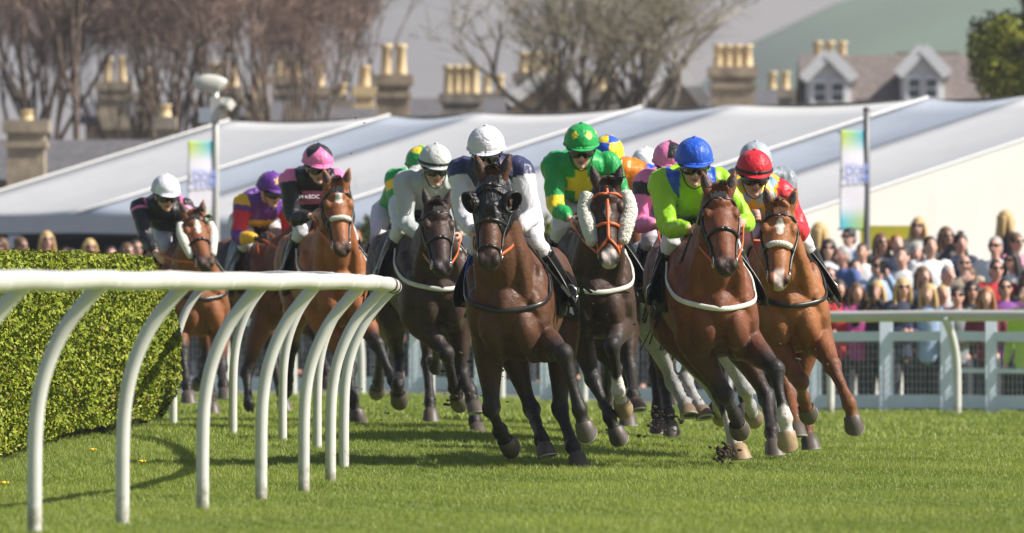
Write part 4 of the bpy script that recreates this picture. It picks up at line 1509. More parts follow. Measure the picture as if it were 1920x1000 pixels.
    bro = obj('bridle', br, lea, root)
    bits = {}
    bm_ = MB()
    for sd in (-1, 1):
        c = surf([hp(.83, .08 * sd, -.095)], bvh, .012)[0]
        bits[sd] = c
        th = np.linspace(0, 2 * math.pi, 15)
        bm_.tube([c + d * .034 * math.cos(x) + u * .034 * math.sin(x) for x in th], .0055, k=6, m=1)
    obj('bit_ring', bm_, M_STEEL, bro)
    if tk.get('nosepad'):
        pts = ring(.50, .016, -48, 48, 9)
        obj('noseband_fleece', MB().loft(pts, [.021] * 9, k=10, m=1), M_SHEEP, bro)
    if tk.get('cheeks'):
        for sd in (-1, 1):
            pts = surf([hp(.05, .13 * sd, -.07), hp(.25, .15 * sd, -.085), hp(.46, .125 * sd, -.095), hp(.68, .095 * sd, -.10)], bvh, .030)
            cm = MB()
            rr = tk['cheeks']
            q_ = surf([(p * .5 + x * .5) for p, x in zip(pts, pts)], bvh, rr * .72)
            cm.loft(q_, [(rr * .85, rr * .8), (rr, rr), (rr, rr), (rr * .75, rr * .7)], k=30, m=16)
            if tk.get('fluffy', 1):
                vv = cm.V[0]; c0_ = vv.mean(0)
                cm.V[0] = vv + R.normal(size=vv.shape) * .0026
            obj('cheekpiece', cm, M_SHEEP, root)
    if hood:
        hm = MB()
        ts = [-.04, .04, .12, .22, .32, .42, .50, .56]
        rows = []
        for t in ts:
            a = np.interp(t, [h[0] for h in HR], [h[1] for h in HR]); b = np.interp(t, [h[0] for h in HR], [h[2] for h in HR])
            row = []
            for x in np.radians(np.linspace(0, 360, 32, endpoint=False)):
                tq = t + (.10 * (1 - math.cos(x)) / 2 if t > .45 else 0) - (.12 * max(0, math.cos(x)) ** 3 if t > .45 else 0)
                row.append(hc(tq, a) + u * (a * hs * 1.15 * math.cos(x)) + v * (b * hs * 1.2 * math.sin(x)))
            rows.append(surf(row, bvh, .011 + .003 * math.sin(9 * t)))
        n = len(rows); hv = np.vstack(rows)
        hf = [(i * 32 + j, i * 32 + (j + 1) % 32, (i + 1) * 32 + (j + 1) % 32, (i + 1) * 32 + j) for i in range(n - 1) for j in range(32)]
        hm.add(hv, hf)
        # throat and crest of the hood along the upper neck
        hm2 = []
        for k in range(int(len(npth) * .68), len(npth), 4):
            t = nt[k]; up = nrm(A(-.6, 0, .8) - t * (A(-.6, 0, .8) @ t)); sw = np.cross(t, up)
            r_ = .2
            hm2.append(surf([npth[k] + up * r_ * math.cos(x) + sw * r_ * math.sin(x) for x in np.radians(np.linspace(0, 360, 24, endpoint=False))], bvh, .009))
        n2 = len(hm2)
        hm.add(np.vstack(hm2), [(i * 24 + j, i * 24 + (j + 1) % 24, (i + 1) * 24 + (j + 1) % 24, (i + 1) * 24 + j) for i in range(n2 - 1) for j in range(24)])
        ho = obj('hood', hm, M_HOODC, root)
        so = ho.modifiers.new('t', 'SOLIDIFY'); so.thickness = .006; so.offset = 1
        for sd in (-1, 1):
            c = hp(.255, .112 * sd, -.045)
            ax = nrm(v * sd * .75 + u * .55 + d * .35)
            e1 = nrm(np.cross(ax, d)); e2 = np.cross(ax, e1)
            cu = []
            for rr, hh in ((.046, -.03), (.060, -.005), (.064, .022), (.058, .040)):
                for x in np.linspace(0, 2 * math.pi, 20, endpoint=False):
                    back = .35 + .65 * (.5 - .5 * (e1 * math.cos(x) + e2 * math.sin(x)) @ d * 1.0)
                    cu.append(c + (e1 * math.cos(x) * 1.0 + e2 * math.sin(x) * 1.15) * rr + ax * (hh if hh < 0 else hh * back * 1.5))
            cf = [(i * 20 + j, i * 20 + (j + 1) % 20, (i + 1) * 20 + (j + 1) % 20, (i + 1) * 20 + j) for i in range(3) for j in range(20)]
            co = obj('blinker_cup', MB().add(cu, cf), M_HOODC, ho)
            so = co.modifiers.new('t', 'SOLIDIFY'); so.thickness = .006
            rim = [cu[60 + j] for j in range(20)] + [cu[60]]
            obj('cup_rim', MB().tube(rim, .006, k=6, m=1), M_LEATHER, co)
            # the eye opening shows coat
            obj('eye_opening', MB().ell(hp(.25, .120 * sd, -.040), (.036, .014, .030), axes=[d, v, u]), mat('bay_eye_socket', (.10, .04, .018), .5), ho)
            obj('eye', MB().ell(hp(.248, .126 * sd, -.036), (.022, .014, .019), axes=[d, v, u], nu=12, nv=8), M_EYE, ho)
    # breast strap
    bs = tk.get('breast', 'dark')
    if bs:
        pts = []
        for ph in np.radians(np.linspace(-98, 98, 29)):
            z_ = 1.07 + zo + .30 * abs(ph / math.radians(98)) ** 1.6
            dr_ = A(math.cos(ph), math.sin(ph), 0)
            o_ = A(.22, 0, z_) + dr_ * 1.2
            l_, n_, _, _ = bvh.ray_cast(Vector(o_), Vector(-dr_))
            pts.append((np.array(l_) if l_ is not None else A(.22, 0, z_) + dr_ * .35) + dr_ * .012)
        pts = np.array(pts)
        for _ in range(3): pts[1:-1] = .5 * pts[1:-1] + .25 * (pts[:-2] + pts[2:])
        for i_, p_ in enumerate(pts):
            l_, n_, _, _ = bvh.find_nearest(Vector(p_))
            if (p_ - np.array(l_)) @ np.array(n_) < .010:
                pts[i_] = np.array(l_) + np.array(n_) * .010
        pts[1:-1] = .5 * pts[1:-1] + .25 * (pts[:-2] + pts[2:])
        pts[:, 0] += .003
        w_ = .017
        obj('breast_strap', MB().loft(pts, [(w_, .008)] * 29, hint=(0, 0, 1), k=8, m=2), M_WHITEWEB if bs == 'white' else M_LEATHER, root)
        for sd in (-1, 1):
            pts = []
            for x_, z_ in zip(np.linspace(.16, .44, 9), np.linspace(1.50, 1.17, 9)):
                l_, n_, _, _ = bvh.ray_cast(Vector((x_, sd * 1.0, z_ + zo)), Vector((0, -sd, 0)))
                pts.append(A(x_, sd * .3, z_ + zo) if l_ is None else np.array(l_) + A(0, sd * .010, 0))
            pts = np.array(pts)
            pts[1:-1] = .5 * pts[1:-1] + .25 * (pts[:-2] + pts[2:])
            if bs == 'white' and sd == 1 or bs != 'white':
                obj('neck_strap', MB().tube(pts, .009, k=6), M_WHITEWEB if bs == 'white' else M_LEATHER, root)
    # saddle cloth, saddle, girth
    rows = []
    for x in np.linspace(-.50, .10, 9):
        row = []
        for q in np.linspace(-1, 1, 25):
            row.append((x + .05 * abs(q), .40 * math.sin(q * 1.75), 1.08 + .52 * math.cos(q * 1.68)))
        pp = surf([banked(A(*r) + Z) for r in row], bvh, .016)
        rows.append(pp)
    n = len(rows)
    co = link('saddle_cloth', mesh_from(np.vstack(rows), [(i * 25 + j, i * 25 + j + 1, (i + 1) * 25 + j + 1, (i + 1) * 25 + j) for i in range(n - 1) for j in range(24)], 'saddle_cloth'), tk.get('cloth', M_CLOTHK), root)
    so = co.modifiers.new('t', 'SOLIDIFY'); so.thickness = .010; so.offset = 1
    for sd in (-1, 1):
        a = [surf([A(-.30 + dx, .36 * sd, 1.10 + dz) + Z], bvh, .030)[0] for dx, dz in ((-.05, -.03), (.05, -.05), (.055, .03), (.0, .06), (-.045, .035))]
        obj('number_patch', MB().add(a, [(0, 1, 2, 3, 4)]), M_CLOTHW, co)
    sdl = MB()
    sdl.loft([A(-.34, 0, 1.60) + Z, A(-.20, 0, 1.575) + Z, A(-.05, 0, 1.585) + Z, A(.06, 0, 1.64) + Z], [(.035, .12), (.03, .13), (.03, .10), (.02, .05)], hint=(0, 0, 1), k=14)
    for sd in (-1, 1):
        sdl.loft([A(-.08, .12 * sd, 1.54) + Z, A(-.02, .24 * sd, 1.44) + Z, A(.02, .30 * sd, 1.30) + Z], [(.015, .11), (.015, .12), (.012, .08)], hint=(0, sd, .6), k=10)
    SH(sdl)
    so_ = obj('saddle', sdl, M_LEATHER, root)
    for sd in (-1, 1):      # forward cut flaps standing off the shoulder
        rows_ = []
        for i_ in range(9):
            a_ = i_ / 8
            row = []
            for k_ in range(9):
                b_ = k_ / 8
                wd_ = math.sqrt(max(0.0, 1 - (2 * a_ - 1) ** 2 * (.25 + .75 * a_)))
                x_ = -.05 + .10 * a_ + (b_ - .5) * .36 * (.75 + .25 * wd_) * (1 if a_ < .75 else math.cos((a_ - .75) * 5))
                y_ = (.19 + .14 * math.sin(a_ * 1.5) + .07 * b_ * a_) * sd
                row.append(banked(A(x_, y_, 1.52 - .42 * a_) + Z))
            rows_.append(row)
        fl = link('flap', mesh_from(np.array(rows_).reshape(-1, 3), [(i * 9 + j, i * 9 + j + 1, (i + 1) * 9 + j + 1, (i + 1) * 9 + j) for i in range(8) for j in range(8)], 'flap'), M_LEATHER, so_)
        ft_ = fl.modifiers.new('t', 'SOLIDIFY'); ft_.thickness = .008
    if tk.get('bluepad'):
        pp_ = surf([A(.16, -.30, 1.42) + Z, A(.18, -.32, 1.28) + Z, A(.14, -.33, 1.12) + Z], bvh, .03)
        obj('blue_pad', MB().loft(pp_, [(.012, .05)] * 3, hint=(0, 1, 0), k=8), M_CLOTHB, so_)
    feet = sp.get('_feet', {})
    for sd in (-1, 1):
        ft = feet.get(sd, A(-.02, .31 * sd, 1.13 + zo))
        th = np.linspace(0, 2 * math.pi, 13)
        obj('stirrup', MB().tube([A(ft[0], ft[1], ft[2] + .055) + A(0, .055 * math.cos(x), .07 * math.sin(x)) for x in th], .007, k=6, m=1)
            .tube([A(ft[0], ft[1], ft[2] + .125), banked(A(-.03, .28 * sd, 1.38 + zo)), banked(A(-.06, .2 * sd, 1.5 + zo))], .010, k=6), M_STEEL, so_)
    # reins to the hands
    hands = sp.get('_hands')
    if hands:
        rm = MB()
        for sd in (-1, 1):
            h = hands[sd]
            b = bits[sd]
            mid = (h + b) / 2 + A(0, .02 * sd, -.012)
            rm.loft([b, mid, h, h + A(-.10, -.03 * sd, -.14)], [(.011, .006)] * 4, hint=(0, 0, 1), k=6, m=4)
        rm.tube([hands[-1] + A(-.10, .03, -.14), banked(A(.22, 0, 1.46 + zo + .05)), hands[1] + A(-.10, -.03, -.14)], .009, k=6)
        obj('reins', rm, M_TAN if tk.get('tanrein', 1) else M_LEATHER, root)
    return fr
# ------------------------------------------------------------------ jockeys
M_SKIN = mat('skin', attr='Col', rough=.5, spec=.4, noise=.06, nscale=30)
M_SILK = mat('racing_silk', attr='Col', rough=.40, spec=.4, sheen=.08, bump=.35, bscale=9, wave=2.2, stretch=(1, 1.6, .8))
M_CAP = mat('cap_silk', attr='Col', rough=.42, spec=.4, sheen=.08, bump=.5, bscale=13, wave=1.6)
M_BREECH = mat('white_breeches', (.60, .595, .64), .55, bump=.35, bscale=14, wave=1.0)
M_BOOT = mat('black_riding_boot', (.010, .010, .011), .22, spec=.6, bump=.1, bscale=25)
M_LENS = mat('goggle_lens', (.010, .010, .012), .08, spec=.9)
M_RUBBER = mat('goggle_strap', (.014, .014, .015), .5)
M_HAIR = mat('brown_hair', (.06, .035, .02), .6)
M_GLOVE = mat('dark_glove', (.02, .02, .022), .6)

WHITE, BLACK, PINK = (.64, .63, .67), (.014, .014, .018), (.78, .20, .42)
NAVY, GREEN, YEL = (.030, .035, .10), (.012, .33, .07), (.80, .62, .02)
LIME, BLUE, RED = (.30, .58, .015), (.012, .085, .52), (.58, .015, .03)
GREY, PURP, GOLD, ORNG, LBLUE = (.42, .45, .43), (.12, .028, .26), (.80, .46, .02), (.72, .20, .01), (.42, .62, .72)

def ik(a, b, l1, l2, pole):
    d = b - a
    L = np.linalg.norm(d)
    if L >= l1 + l2 - 1e-3:
        return a + d * (l1 / (l1 + l2))
    t = (l1 * l1 - l2 * l2 + L * L) / (2 * L)
    h = math.sqrt(max(0, l1 * l1 - t * t))
    n = d / L
    p = np.asarray(pole, float); p = nrm(p - n * (p @ n))
    return a + n * t + p * h

def jockey_pose(sp):
    """joints in the horse's frame, from the photo position of cap and hands"""
    fr = Fr(sp['px'], sp['s'], sp['yaw'])
    j = sp['jock']
    zo = sp.get('zo', 0)
    hx = j.get('hx', .42)
    cap = fr.at(*j['cap'], hx)
    ly = math.radians(j.get('look', 0)); lp = math.radians(j.get('pitch', -14))
    hf = A(math.cos(ly) * math.cos(lp), math.sin(ly) * math.cos(lp), math.sin(lp))
    hl = nrm(A(-math.sin(ly), math.cos(ly), 0)); hu = np.cross(hf, hl)
    roll = math.radians(j.get('roll', 0))
    hl, hu = hl * math.cos(roll) + hu * math.sin(roll), hu * math.cos(roll) - hl * math.sin(roll)
    Hc = cap - hu * .108
    nb = Hc + A(-.17, 0, -.035)
    nb[1] += j.get('dx', 0)
    tw = j.get('twist', 0)
    sh = {sd: nb + A(-.02 + tw * sd, .192 * sd, -.062 + j.get('lean', 0) * sd) for sd in (-1, 1)}
    pel = A(-.22, nb[1] * .3, max(nb[2] - .30, 1.72 + zo))
    ln = sp.get('lean', .12)
    pel[1] = -ln * (pel[2] - .9 - zo)
    hands = {}
    for i, sd in ((0, -1), (1, 1)):
        if j.get('hands') and j['hands'][i]:
            hands[sd] = fr.at(*j['hands'][i], j.get('handx', .50))
        else:
            hands[sd] = A(.50, .10 * sd, 1.62 + zo)
    feet, knee, elb = {}, {}, {}
    for sd in (-1, 1):
        feet[sd] = A(j.get('fx', -.04), .325 * sd - ln * .22, 1.12 + zo)
        hip = pel + A(.02, .12 * sd, -.02)
        knee[sd] = A(j.get('kx', .15), .18 * sd - ln * .62, 1.525 + zo)
        elb[sd] = ik(sh[sd], hands[sd], .30, .275, A(-.8, .42 * sd, -.35))
    sp['_hands'] = {sd: h.copy() for sd, h in hands.items()}
    sp['_feet'] = {sd: feet[sd] for sd in feet}
    return fr, dict(cap=cap, Hc=Hc, hf=hf, hl=hl, hu=hu, nb=nb, sh=sh, pel=pel, hands=hands, feet=feet, knee=knee, elb=elb)

def build_jockey(sp, fr, J):
    j = sp['jock']
    org = A(-.05, 0, 1.55 + sp.get('zo', 0))
    w = fr.wor(org)
    root = empty('person', w, fr.rz)
    tag(root, j['label'], 'person', 'jockeys in the race')
    Hc, hf, hl, hu = J['Hc'], J['hf'], J['hl'], J['hu']
    ax = [hf, hl, hu]
    def H(a, b, c): return Hc + hf * a + hl * b + hu * c
    # --- body: head, neck, core, arms, five fingered hands, legs as one surface
    mb = MB()
    mb.ell(H(-.01, 0, .02), (.098, .076, .105), axes=ax)
    mb.loft([H(.035, 0, .02), H(.045, 0, -.045), H(.052, 0, -.085), H(.055, 0, -.112)], [(.058, .066), (.052, .060), (.042, .048), (.026, .030)], hint=hf, k=16)
    mb.loft([H(.088, 0, .022), H(.104, 0, -.012), H(.112, 0, -.036), H(.098, 0, -.048)], [.011, .013, .016, .011], k=10)
    for sd in (-1, 1):
        mb.ell(H(.098, .014 * sd, -.040), (.012, .009, .009), axes=ax, nu=8, nv=6)
        mb.ell(H(.078, .036 * sd, -.030), (.022, .026, .020), axes=ax, nu=10, nv=6)
        mb.ell(H(.083, .032 * sd, .026), (.016, .028, .010), axes=ax, nu=10, nv=6)
        mb.ell(H(-.005, .080 * sd, -.015), (.020, .012, .033), axes=ax, nu=10, nv=6)
        mb.ell(H(.088, .030 * sd, .004), (.010, .013, .009), axes=ax, nu=10, nv=6)
    mb.ell(H(.096, 0, -.066), (.012, .025, .007), axes=ax, nu=10, nv=6)
    mb.ell(H(.093, 0, -.079), (.012, .021, .008), axes=ax, nu=10, nv=6)
    mb.ell(H(.086, 0, -.106), (.018, .022, .016), axes=ax, nu=10, nv=6)
    nb, pel = J['nb'], J['pel']
    mb.loft([H(-.02, 0, -.05), (H(-.02, 0, -.05) + nb) / 2, nb + A(-.02, 0, -.02)], [.058, .056, .065], k=14)
    chest = nb * .68 + pel * .32 + A(0, 0, -.03)
    waist = nb * .3 + pel * .7 + A(0, 0, -.0)
    mb.loft([nb + A(.01, 0, -.02), chest, waist, pel], [(.07, .12), (.10, .14), (.09, .125), (.10, .13)], hint=(0, 0, 1), k=18)
    for sd in (-1, 1):
        h = J['hands'][sd]; e = J['elb'][sd]; s_ = J['sh'][sd]
        mb.loft([s_ + A(0, -.05 * sd, 0), s_, (s_ + e) / 2, e, (e + h) / 2, h + (e - h) * .14], [.04, .05, .043, .036, .036, .024], k=12)
        mb.loft([pel + A(0, .08 * sd, 0), J['knee'][sd], J['feet'][sd] + A(-.06, 0, .08)], [.05, .03, .022], k=12, smooth=False)
        fo = nrm(h - e); up = nrm(A(0, 0, 1) - fo * fo[2]); inn = np.cross(up, fo) * (1 if sd == 1 else -1)
        inn = -inn if inn[1] * sd > 0 else inn
        pc = h + fo * .02
        mb.ell(pc, (.046, .018, .041), axes=[fo, inn, up], nu=12, nv=8)
        for i, (o, ln) in enumerate(((.030, .92), (.010, 1.0), (-.010, .95), (-.029, .78))):
            a = pc + fo * .038 + up * o
            q = [a, a + fo * .024 * ln + inn * .006, a + fo * .034 * ln + inn * .028, a + fo * .014 * ln + inn * .044, a - fo * .012 + inn * .036]
            mb.loft(q, [.0095, .0098, .0092, .0085, .007], k=8, m=3)
        q = [pc - fo * .012 + up * .034 + inn * .010, pc + fo * .014 + up * .050 + inn * .022, pc + fo * .040 + up * .046 + inn * .034]
        mb.loft(q, [.0115, .010, .008], k=8, m=3)
    def skin(v):
        c = np.repeat(A(.60, .34, .25)[None, :], len(v), 0)
        r = v - Hc
        a, b, z = r @ hf, r @ hl, r @ hu
        def mx(k, q):
            nonlocal c
            k = np.clip(k, 0, 1)[:, None]; c = c * (1 - k) + A(*q) * k
        mx(.8 * ((a > .085) & (np.abs(z + .073) < .011) & (np.abs(b) < .027)), (.38, .13, .11))
        mx(.9 * ((a > .09) & (np.abs(z + .0725) < .0025) & (np.abs(b) < .024)), (.12, .04, .035))
        for sd in (-1, 1):
            mx(.45 * sstep(.03, .015, np.linalg.norm(r - hf * .08 - hl * .045 * sd + hu * .045, axis=1)), (.52, .20, .15))
        mx(.22 * ((z < -.05) & (a > .02) & (z > -.14)), (.25, .17, .13))
        for sd in (-1, 1):
            if j.get('gloves'):
                mx((np.linalg.norm(v - J['hands'][sd], axis=1) < .13) * 1., (.02, .02, .022))
        return c
    obj('body', mb, M_SKIN, root, off=org, voxel=.0062, sm=2, col=skin)
    # --- silks
    sk = MB()
    sk.loft([nb + A(.035, 0, .02), nb + A(.0, 0, -.045), chest, waist, pel + A(.02, 0, .0)], [(.06, .08), (.125, .19), (.17, .205), (.14, .165), (.11, .15)], hint=(0, 0, 1), k=22)
    for sd in (-1, 1):
        h = J['hands'][sd]; e = J['elb'][sd]; s_ = J['sh'][sd]
        sk.loft([s_ + A(-.02, -.08 * sd, 0), s_, s_ * .6 + e * .4, e + (e - s_) * .02, e * .5 + h * .5, h + (e - h) * .20], [(.075, .085), (.082, .085), (.072, .072), (.060, .060), (.051, .051), (.033, .033)], hint=(0, 0, 1), k=14)
    pat = j['silks']
    def silk(v):
        segs = [('t', nb, pel)]
        for sd in (-1, 1):
            segs += [('u%d' % sd, J['sh'][sd], J['elb'][sd]), ('f%d' % sd, J['elb'][sd], J['hands'][sd])]
        D, T = [], []
        for n_, a, b in segs:
            dd, t = seg_dist(v, a, b)
            D.append(dd / (.155 if n_ == 't' else .075)); T.append(t)
        D, T = np.array(D), np.array(T)
        z = D.argmin(0)
        t = T[z, np.arange(len(v))]
        arm = z > 0
        full = np.where((z == 1) | (z == 3), t * .53, .53 + t * .47)       # 0 shoulder .. 1 wrist
        c = np.repeat(A(*pat['body'])[None, :], len(v), 0)
        def put(k, q): c[np.asarray(k, bool)] = A(*q)
        y = v[:, 1] - nb[1]
        rel = v - nb
        pat['fn'](v, rel, y, T[0], arm, full, put)
        return c
    nz = np.random.default_rng(int(sp['px']) + 5)
    so = obj('silks', sk, M_SILK, root, off=org, voxel=.0105, sm=3, col=silk, fold=(.0085, 9.0, sp['px'] * .13, (1, 1.5, .75)))
    for txt, p_, sz, c_ in j.get('text', []):
        q = nb + A(*p_) - org
        lettering(txt, sz, M_CLOTHW if c_ else M_LEATHER, so, q, (math.radians(72), 0, math.radians(90)))
    # --- breeches
    bb = MB()
    bb.loft([pel + A(.10, 0, .01), pel, pel + A(-.09, 0, -.03)], [(.105, .145), (.125, .165), (.09, .12)], hint=(0, 0, 1), k=20)
    for sd in (-1, 1):
        k_ = J['knee'][sd]; f_ = J['feet'][sd] + A(-.06, 0, .08)
        bb.loft([pel + A(-.02, .08 * sd, -.02), pel * .55 + k_ * .45 + A(0, .05 * sd, 0), k_, k_ + (f_ - k_) * .28], [(.11, .11), (.09, .09), (.066, .064), (.054, .054)], hint=(0, 1, 0), k=14)
    obj('breeches', bb, j.get('breech', M_BREECH), root, off=org, voxel=.0115, sm=3, fold=(.006, 9.0, sp['px'] * .17, (1, 1, 1.6)))
    for sd in (-1, 1):
        k_ = J['knee'][sd]; f_ = J['feet'][sd]; an = f_ + A(-.06, 0, .08)
        bt = MB()
        bt.loft([k_ + (an - k_) * .22, k_ + (an - k_) * .45, k_ + (an - k_) * .75, an], [.062, .060, .048, .042], k=14)
        bt.loft([an + A(-.03, 0, .0), f_ + A(-.05, .0, .02), f_ + A(.06, .005 * sd, .012), f_ + A(.13, .01 * sd, .008)], [(.03, .034), (.036, .038), (.030, .040), (.020, .030)], hint=(0, 0, 1), k=12)
        bo = obj('boot', bt, M_BOOT, root, off=org, voxel=.010, sm=2)
        p0 = k_ + (an - k_) * .21
        obj('boot_top', MB().loft([p0, k_ + (an - k_) * .30], [.066, .066], k=16, m=2, cap=.1), j.get('boottop', M_BOOT), bo, off=org)
    # --- cap and goggles
    cp = MB()
    cc = Hc + hu * .058 - hf * .008
    nu, nv = 96, 40
    v, f = [], []
    for i in range(nv + 1):
        el = math.radians(-9 + 99 * i / nv)
        for k in range(nu):
            a = 2 * math.pi * k / nu
            rr = 1 + .008 * math.sin(6 * a) * math.cos(el)
            v.append(cc + hf * (.142 * rr * math.cos(el) * math.cos(a)) + hl * (.120 * rr * math.cos(el) * math.sin(a)) + hu * (.125 * rr * math.sin(el)))
    for i in range(nv):
        for k in range(nu):
            k2 = (k + 1) % nu
            f.append((i * nu + k, i * nu + k2, (i + 1) * nu + k2, (i + 1) * nu + k))
    cp.add(v, f)
    n_dome = len(v)
    # brim and rolled edge
    e0 = [cc + hf * (.141 * math.cos(a)) + hl * (.119 * math.sin(a)) - hu * .020 for a in np.linspace(0, 2 * math.pi, 41)]
    cp.tube(e0, .009, k=8, m=1)
    bv, bf = [], []
    for a in np.linspace(-1.15, 1.15, 15):
        q = max(0, math.cos(a * 1.3))
        bv.append(cc + hf * (.136 * math.cos(a)) + hl * (.117 * math.sin(a)) - hu * .016)
        bv.append(cc + hf * (.141 * math.cos(a) + .038 * q) + hl * (.120 * math.sin(a)) - hu * (.025 + .008 * q))
    for i in range(14):
        bf.append((2 * i, 2 * i + 1, 2 * i + 3, 2 * i + 2))
    cp.add(bv, bf)
    cp.ell(cc + hu * .125, (.016, .016, .011), axes=ax, nu=10, nv=6)
    capfn = j['capfn']
    def capcol(vv):
        r = vv - cc
        a = np.arctan2(r @ hl / .120, r @ hf / .142)
        el = np.arcsin(np.clip(r @ hu / .126, -1, 1))
        c = np.repeat(A(*j['capc'])[None, :], len(vv), 0)
        def put(k, q): c[np.asarray(k, bool)] = A(*q)
        capfn(a, el, put)
        return c
    co = obj('cap', cp, M_CAP, root, off=org, col=capcol)
    gg = MB()
    aa = np.linspace(-1.25, 1.25, 21)
    def garc(a, r, z): return Hc + hf * (r * 1.03 * math.cos(a)) + hl * (r * .80 * math.sin(a)) + hu * z
    lens = MB()
    rows = []
    for a in aa:
        nose = math.exp(-(a / .16) ** 2)
        zb = -.042 + .022 * nose; zt = .030
        taper = 1 - .35 * sstep(.7, 1.25, abs(a))
        rows.append([garc(a, .108, zt * taper), garc(a, .121, zt * .8 * taper), garc(a, .122, zb * .8 * taper), garc(a, .108, zb * taper)])
    gv = np.array(rows).reshape(-1, 3)
    gf = [(i * 4 + k, i * 4 + k + 1, (i + 1) * 4 + k + 1, (i + 1) * 4 + k) for i in range(len(aa) - 1) for k in range(3)]
    lens.add(gv, gf)
    lo = obj('goggles', lens, M_LENS, root, off=org)
    st = MB()
    st.loft([garc(a, .123 + .008 * sstep(1.2, 1.9, abs(a)), .0 + .022 * sstep(1.1, 2.0, abs(a))) for a in np.concatenate([np.linspace(1.15, 2 * math.pi - 1.15, 22)])], [(.014, .004)] * 22, hint=hu, k=6, m=1)
    obj('goggle_strap', st, M_RUBBER, lo, off=org)
    # a second pair worn up on the cap front, and the chin strap
    if j.get('spare', 1):
        sp_ = MB()
        sp_.loft([cc + hf * (.146 * math.cos(a)) + hl * (.124 * math.sin(a)) - hu * .004 for a in np.linspace(0, 2 * math.pi, 31)], [(.012, .004)] * 31, hint=hu, k=8, m=1)
        obj('cap_band', sp_, M_RUBBER, co, off=org) if j.get('band') else None
    cs = MB()
    for sd in (-1, 1):
        cs.tube([H(.02, .088 * sd, .01), H(.035, .074 * sd, -.06), H(.052, .045 * sd, -.118), H(.056, 0, -.142)], .0042, k=6)
    obj('chin_strap', cs, M_RUBBER, co, off=org)
    # --- whip carried in the hand: rests with nothing else, so its own thing
    if j.get('whip'):
        sd, e = j['whip'][0], j['whip'][1]
        h = J['hands'][sd]
        tip = fr.at(*e, h[0] - .25)
        wr = empty('whip', fr.wor(h), fr.rz)
        tag(wr, j['whip'][2], 'whip')
        obj('shaft', MB().tube([A(0, 0, 0) - nrm(tip - h) * .08, (tip - h) * .5, (tip - h)], .008, k=8), M_LEATHER, wr)
        obj('flap', MB().bar((tip - h), (tip - h) * 1.0 + nrm(tip - h) * .10, .024, .008), M_RUBBER, wr, smooth=False)
    return root
# ------------------------------------------------------------------ the field: colours, places and poses
def f_white(v, r, y, t, arm, full, put):
    put((~arm) & (r[:, 2] > -.17) & (np.abs(y) < .235), NAVY)
    put(arm & (full < .10), NAVY)
def f_green(v, r, y, t, arm, full, put):
    put(arm & (full > .42) & (full < .66), YEL)
    front = (~arm) & (r[:, 0] > -.12)
    put((~arm) & (np.abs(r[:, 2] + .20) < .045) & (np.abs(y) < .14), YEL)
    put((~arm) & (np.abs(y) < .042) & (r[:, 2] < -.10) & (r[:, 2] > -.31), YEL)
def f_lime(v, r, y, t, arm, full, put):
    put((~arm) & (np.abs(np.abs(y) - .12) < .042), BLUE)
    put((~arm) & (np.abs(y) < .13) & (r[:, 2] > .0), LIME)
def f_check(v, r, y, t, arm, full, put):
    put((~arm) & (((np.floor((y + r[:, 2] * .8) / .085) + np.floor((y - r[:, 2] * .8) / .085)) % 2) == 0), LBLUE)
    put(arm, RED)
def f_pink(v, r, y, t, arm, full, put):
    q = np.abs(((y + .0) / .11) % 2 - 1) + np.abs((r[:, 2] / .11) % 2 - 1)
    put((~arm) & (r[:, 2] > -.16) & (q < .62), BLACK)
    put(arm & (full < .20) & (full > .04), BLACK)
def f_stars(v, r, y, t, arm, full, put):
    put(~arm, ORNG)
    q = np.sin(full * 22) * np.sin(v[:, 1] * 48 + v[:, 0] * 30)
    put(arm & (q > .38), YEL)
def f_plain(v, r, y, t, arm, full, put):
    pass
def f_greenyellow(v, r, y, t, arm, full, put):
    put((~arm) & (np.abs(y) > .10), GREEN)
    put(arm & (full < .5), GREEN)
    put(arm & (np.abs(full - .12) < .06), YEL)
    put(arm & (np.abs(full - .42) < .07), YEL)
    put((~arm) & (np.abs(y) < .10), GREY)
def f_blackpink(v, r, y, t, arm, full, put):
    put((np.abs(np.abs(y) - .185) < .028) & (~arm), PINK)
    put(arm & (full < .045), PINK)
    put((~arm) & (r[:, 2] < -.15) & (r[:, 2] > -.25), PINK)
def f_blackpink2(v, r, y, t, arm, full, put):
    put((np.abs(np.abs(y) - .175) < .026) & (~arm), PINK)
    put(arm & (full < .09) , PINK)
    put(arm & (full < .05), BLACK)
def f_purple(v, r, y, t, arm, full, put):
    put(arm & (full > .14) & (full < .44), RED)
    put(arm & (full > .66), GOLD)
    put((~arm) & (np.abs(r[:, 2] + .25) < .045), GOLD)
    put(arm & (full < .05), GOLD)

def c_plain(a, e, put): pass
def c_diamonds(a, e, put):
    q = np.abs(((a / .52) % 2) - 1) * 1.15 + np.abs((e - .55) / .42)
    put((q < .62), YEL)
def c_pinkblack(a, e, put):
    k = np.abs(((a / 1.05 + 1) % 2) - 1)           # points of a star from the rim
    put(e > .22 + (1 - k) * .95, BLACK)
    put(e < .16, PINK)
def c_star(a, e, put):
    for a0 in (-.25, 1.6, -2.1, 3.0):
        da = np.arctan2(np.sin(a - a0), np.cos(a - a0)) * np.cos(.55)
        de = e - .55
        rr = np.hypot(da, de); th = np.arctan2(de, da)
        put(rr < .20 + .115 * np.cos(5 * (th - math.pi / 2)), GOLD)
def c_quarter(a, e, put):
    put((np.sin(2 * a) > 0) ^ (e > .75), YEL)
def c_halved(a, e, put):
    put((np.sin(a * 3) > .2), (.60, .60, .66))
def c_check(a, e, put):
    put((np.sin(a * 2 + .6) > 0) & (e > .25), BLACK)

